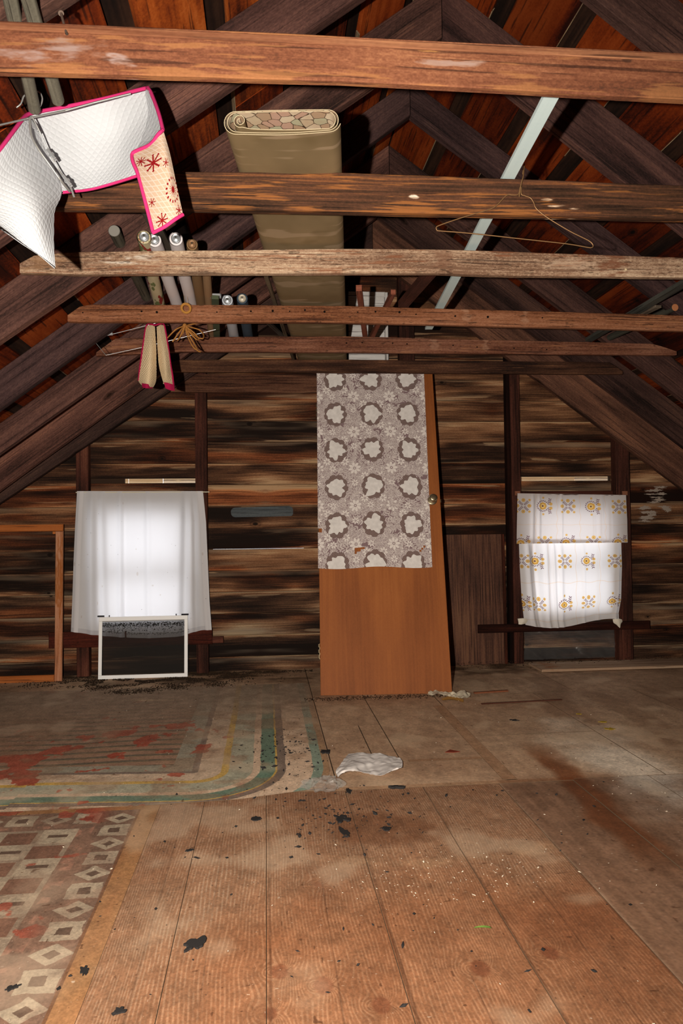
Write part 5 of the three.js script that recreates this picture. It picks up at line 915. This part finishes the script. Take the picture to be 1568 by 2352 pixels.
// ---------------------------------------------------------------- litter on the floor
{ // crumpled white paper
  const P = (x, y, h) => onY(x, y, h), o = onY(850, 1755, 0.003);
  const rows = [[P(800, 1733, 0.006), P(830, 1728, 0.03), P(868, 1730, 0.02), P(905, 1738, 0.012), P(920, 1742, 0.015)], [P(785, 1752, 0.02), P(825, 1748, 0.025), P(865, 1748, 0.016), P(905, 1752, 0.014), P(924, 1750, 0.018)], [P(772, 1772, 0.012), P(800, 1766, 0.03), P(840, 1764, 0.01), P(885, 1768, 0.012), P(922, 1762, 0.02)], [P(776, 1786, 0.005), P(800, 1771, 0.022), P(845, 1776, 0.006), P(880, 1778, 0.01), P(912, 1765, 0.012)]].map((r) => r.map((p) => rel(o, p)));
  const p = thing('crumpled_paper', o, 'crumpled white sheet of paper lying on the floor in front of the door', 'paper');
  part(p, 'paper_sheet', sheet(rows, { nu: 60, nv: 40, thick: 0.0012, wob: 0.014, crease: 0.0045 }), std({ color: 0xd2ccc8, roughness: 0.9, side: THREE.DoubleSide }));
}
{ // clear wrapper beside it
  const o = onY(745, 1808, 0.004), g = new THREE.IcosahedronGeometry(0.05, 4), p = g.attributes.position;
  for (let i = 0; i < p.count; i++) { const v = V(p.getX(i), p.getY(i), p.getZ(i)), k = 0.7 + 0.9 * (noise(v.x * 90 + 3, v.z * 90 + v.y * 60) - 0.3); p.setXYZ(i, v.x * k * 1.7, Math.max(-0.002, (v.y * k) * 0.55 + 0.01), v.z * k * 1.1); }
  g.computeVertexNormals(); const w = thing('plastic_wrapper', o, 'crumpled clear plastic wrapper at the corner of the striped rug', 'plastic wrapper');
  part(w, 'film', g.index ? g.toNonIndexed() : g, new THREE.MeshPhysicalMaterial({ color: 0xf4f2ee, transmission: 0.9, thickness: 0, roughness: 0.1, side: THREE.DoubleSide }));
}
{ // cream shred by the door corner
  const o = onY(1030, 1592, 0.004), s = thing('cloth_shred', o, 'torn cream and ochre shred lying at the right foot of the leaning door', 'rag'), R = (l) => l.map((r) => r.map(([x, y, h]) => rel(o, onY(x, y, h))));
  part(s, 'cream_piece', sheet(R([[[985, 1589, 0.006], [1010, 1588, 0.015], [1040, 1588, 0.03], [1066, 1586, 0.028], [1080, 1594, 0.006]], [[982, 1597, 0.004], [1008, 1596, 0.012], [1036, 1598, 0.02], [1060, 1602, 0.012], [1078, 1600, 0.004]]]), { nu: 50, nv: 18, thick: 0.0015, wob: 0.02, crease: 0.012 }), std({ color: 0xd4c8b0, side: THREE.DoubleSide }));
  part(s, 'ochre_piece', sheet(R([[[1014, 1604, 0.008], [1035, 1599, 0.014], [1064, 1606, 0.01]], [[1016, 1608, 0.003], [1038, 1606, 0.006], [1064, 1612, 0.003]]]), { nu: 12, nv: 5, thick: 0.003 }), std({ color: 0xa87c40, side: THREE.DoubleSide }));
}
const flakeMat = std({ color: 0x2c2a2a, roughness: 0.9 });
function flake(px, py, w, d, h, seed) { const p = onY(px, py, 0.002), g = blob(0, 0, w * 0.62, d * 0.62, 0, h * 0.7, seed, 90, 1.25, 2.6); g.rotateX(-Math.PI / 2); const m = new THREE.Mesh(g, flakeMat); m.rotation.y = seed; m.position.copy(p); m.position.y = 0.0035; m.castShadow = m.receiveShadow = true; m.name = numbered('tar_flake'); scene.add(m); return m; }
[[445, 2172, 0.045, 0.03, 0.006, 1, 'large ragged black tar flake on the plank floor near the geometric rug'], [785, 1882, 0.05, 0.035, 0.006, 2, 'ragged black flake in the middle of the floor, the biggest below the paper'], [908, 1811, 0.04, 0.014, 0.012, 3, 'small black flake just below the crumpled paper'], [748, 1729, 0.03, 0.03, 0.008, 4, 'black flake at the right edge of the striped rug left of the paper'], [790, 1912, 0.045, 0.018, 0.003, 5, 'flat black flake behind the clear floor, below the biggest mid-floor flake'], [888, 1905, 0.02, 0.025, 0.005, 6, 'black flake right of the mid-floor flakes'], [590, 1882, 0.02, 0.025, 0.004, 7, 'small black flake on the planks below the striped rug corner'], [195, 2232, 0.03, 0.014, 0.003, 8, 'black flake on the tan border of the geometric rug'], [275, 2325, 0.014, 0.016, 0.004, 9, 'small black flake at the bottom edge beside the geometric rug'], [25, 2273, 0.025, 0.012, 0.004, 10, 'black flake lying on the geometric rug itself'], [800, 1818, 0.05, 0.012, 0.004, 11, 'thin black flake beside the plastic wrapper'], [1180, 1655, 0.03, 0.02, 0.004, 12, 'dark flake on the floor panels right of the door'], [435, 1955, 0.02, 0.012, 0.003, 13, 'small black flake on the planks in line with the geometric rug edge']].forEach(([x, y, w, d, h, s, l]) => put(flake(x, y, w, d, h, s), l, 'flake', 'black tar flakes on the floor'));
{ const p = onY(1037, 1727, 0.003), g = new THREE.BufferGeometry(); const s = new THREE.Shape(); s.moveTo(-0.03, -0.005); s.lineTo(0.0, 0.03); s.lineTo(0.035, -0.004); s.lineTo(0.005, -0.012); s.closePath(); const e = new THREE.ExtrudeGeometry(s, { depth: 0.002, bevelEnabled: false }); e.rotateX(-Math.PI / 2); const m = solo('leaf_scrap', e, std({ color: 0x7c3524 }), 'small triangular red-brown scrap on the floor right of the paper', 'scrap'); m.position.copy(p); }
{ const p = onY(1108, 2132, 0.003), g = sheet([[V(-0.018, 0.003, -0.003), V(0, 0.005, -0.003), V(0.018, 0.002, -0.004)], [V(-0.02, 0.002, -0.001), V(0, 0.003, 0.001), V(0.02, 0.001, 0.003)]], { nu: 10, nv: 3, thick: 0.001 }); const m = solo('green_scrap', g, std({ color: 0x5f7a36, side: THREE.DoubleSide }), 'thin bright green leaf scrap on the clean planks', 'scrap'); m.position.copy(p); }
for (const [px, py, r, sd, l] of [[1401, 1674, 0.016, 3, 'yellow leaf scrap on the floor to the right, the brightest of three'], [1384, 1658, 0.012, 5, 'small yellow leaf scrap just behind the brightest one'], [1329, 1640, 0.010, 8, 'tiny yellow leaf scrap on the floor left of the other two']]) {
  const p = onY(px, py, 0.004), e = blob(0, 0, r * 1.3, r, 0, 0.0012, sd, 40, 1.2, 3); e.rotateX(-Math.PI / 2); const m = solo('yellow_scrap', e, std({ color: 0xb89a30 }), l, 'scrap', 'yellow leaf scraps'); m.position.copy(p);
}
lath('wood_splinter', 'thin bare orange wood splinter lying right of the cream shred by the door', 'splinter', onY(1088, 1593, 0.003), onY(1166, 1588, 0.003), 0.02, 0.008, mapped(redWood, { color: new THREE.Color().setRGB(0.85, 0.9, 0.7) }));
lath('wood_splinter', 'long dark splinter strip on the floor panels, in front of the orange one', 'splinter', onY(1105, 1618, 0.003), onY(1290, 1608, 0.003), 0.012, 0.006, mapped(redWood, { color: new THREE.Color().setRGB(0.35, 0.38, 0.38) }));
function scatter(name, label, category, n, seed, place, geo, mat, sc) {
  seedState = seed; const im = new THREE.InstancedMesh(geo, mat, n), M = new THREE.Matrix4(), q = new THREE.Quaternion();
  for (let i = 0; i < n; i++) { const [x, y, z] = place(i), s = sc(); q.setFromEuler(new THREE.Euler(rr(-0.3, 0.3), rr(0, 6.28), rr(-0.3, 0.3))); im.setMatrixAt(i, M.compose(V(x, y, z), q, V(s * rr(0.6, 1.6), s * rr(0.4, 0.9), s * rr(0.5, 1.1)))); }
  im.name = name; im.castShadow = im.receiveShadow = true; scene.add(im); return put(im, label, category, null, 'stuff');
}
const chip = new THREE.OctahedronGeometry(1, 0); chip.scale(1, 0.6, 0.7); chip.rotateZ(0.5); 
const gauss = () => (rnd() + rnd() + rnd() - 1.5) / 0.75;
scatter('black_soil', 'black crumbly soil scattered on the floor below the white curtain', 'dirt', 9000, 501, (i) => {
  const k = rnd(); if (k < 0.55) { let x, z; do { x = -0.78 + 0.5 * gauss(); z = -4.93 + 0.15 * gauss(); } while (fbm(x * 11, z * 15, 2) < 0.52); return [x, 0.003, z]; } if (k < 0.75) { const c = [[-1.0, -4.75], [-0.72, -4.62], [-0.55, -4.7], [-0.3, -4.75], [-0.85, -4.6]][Math.floor(rnd() * 5)]; return [c[0] + 0.07 * gauss(), 0.004, c[1] + 0.06 * gauss()]; } return [rr(-2, 0.3), 0.004, -5.12 + 0.06 * Math.abs(gauss())]; }, chip, std({ color: 0x32261c }), () => 0.002 + 0.0068 * rnd() * rnd());
scatter('soil_by_panel', 'dark soil and cobweb dirt along the wall foot under the flowered curtain', 'dirt', 1300, 502, () => [rr(1.2, 3.0), 0.004 + 0.02 * (rnd() < 0.4), -5.08 + 0.08 * gauss()], chip, std({ color: 0x3a2c22 }), () => 0.0016 + 0.0065 * rnd() * rnd());
scatter('door_foot_dirt', 'fine dark dirt along the foot of the leaning door', 'dirt', 700, 503, () => [0.2 + rr(0, 0.95), 0.004, -4.26 + 0.035 * gauss() + 0.05 * rnd()], chip, std({ color: 0x34241a }), () => rr(0.002, 0.006));
scatter('tar_crumbs', 'scattered small black crumbs on the rugs and planks', 'crumbs', 460, 504, () => { const k = rnd(); if (k < 0.35) return [0.08 + 0.14 * gauss(), 0.006, -3.25 + 0.28 * gauss()]; if (k < 0.7) return [0.24 + 0.16 * gauss(), 0.003, -2.5 + 0.2 * gauss()]; return [rr(-0.45, 1.4), 0.003, rr(-2.8, -1.3)]; }, chip, flakeMat, () => 0.002 + 0.011 * rnd() * rnd());
scatter('plaster_crumbs', 'scattered tiny whitish plaster crumbs on the floor', 'crumbs', 420, 505, () => { const k = rnd(); if (k < 0.45) return [0.5 + 0.3 * gauss(), 0.003, -2.05 + 0.12 * gauss()]; if (k < 0.55) return [1.4 + 0.25 * gauss(), 0.003, -2.6 + 0.4 * gauss()]; return [rr(-0.9, 2.2), 0.004, rr(-4.4, -1.3)]; }, chip, std({ color: 0xd8ccb8 }), () => 0.0013 + 0.0038 * rnd() * rnd());

scene.traverse((o) => { if (o.isMesh) { o.castShadow = true; o.receiveShadow = true; } });
renderer.render(scene, camera);
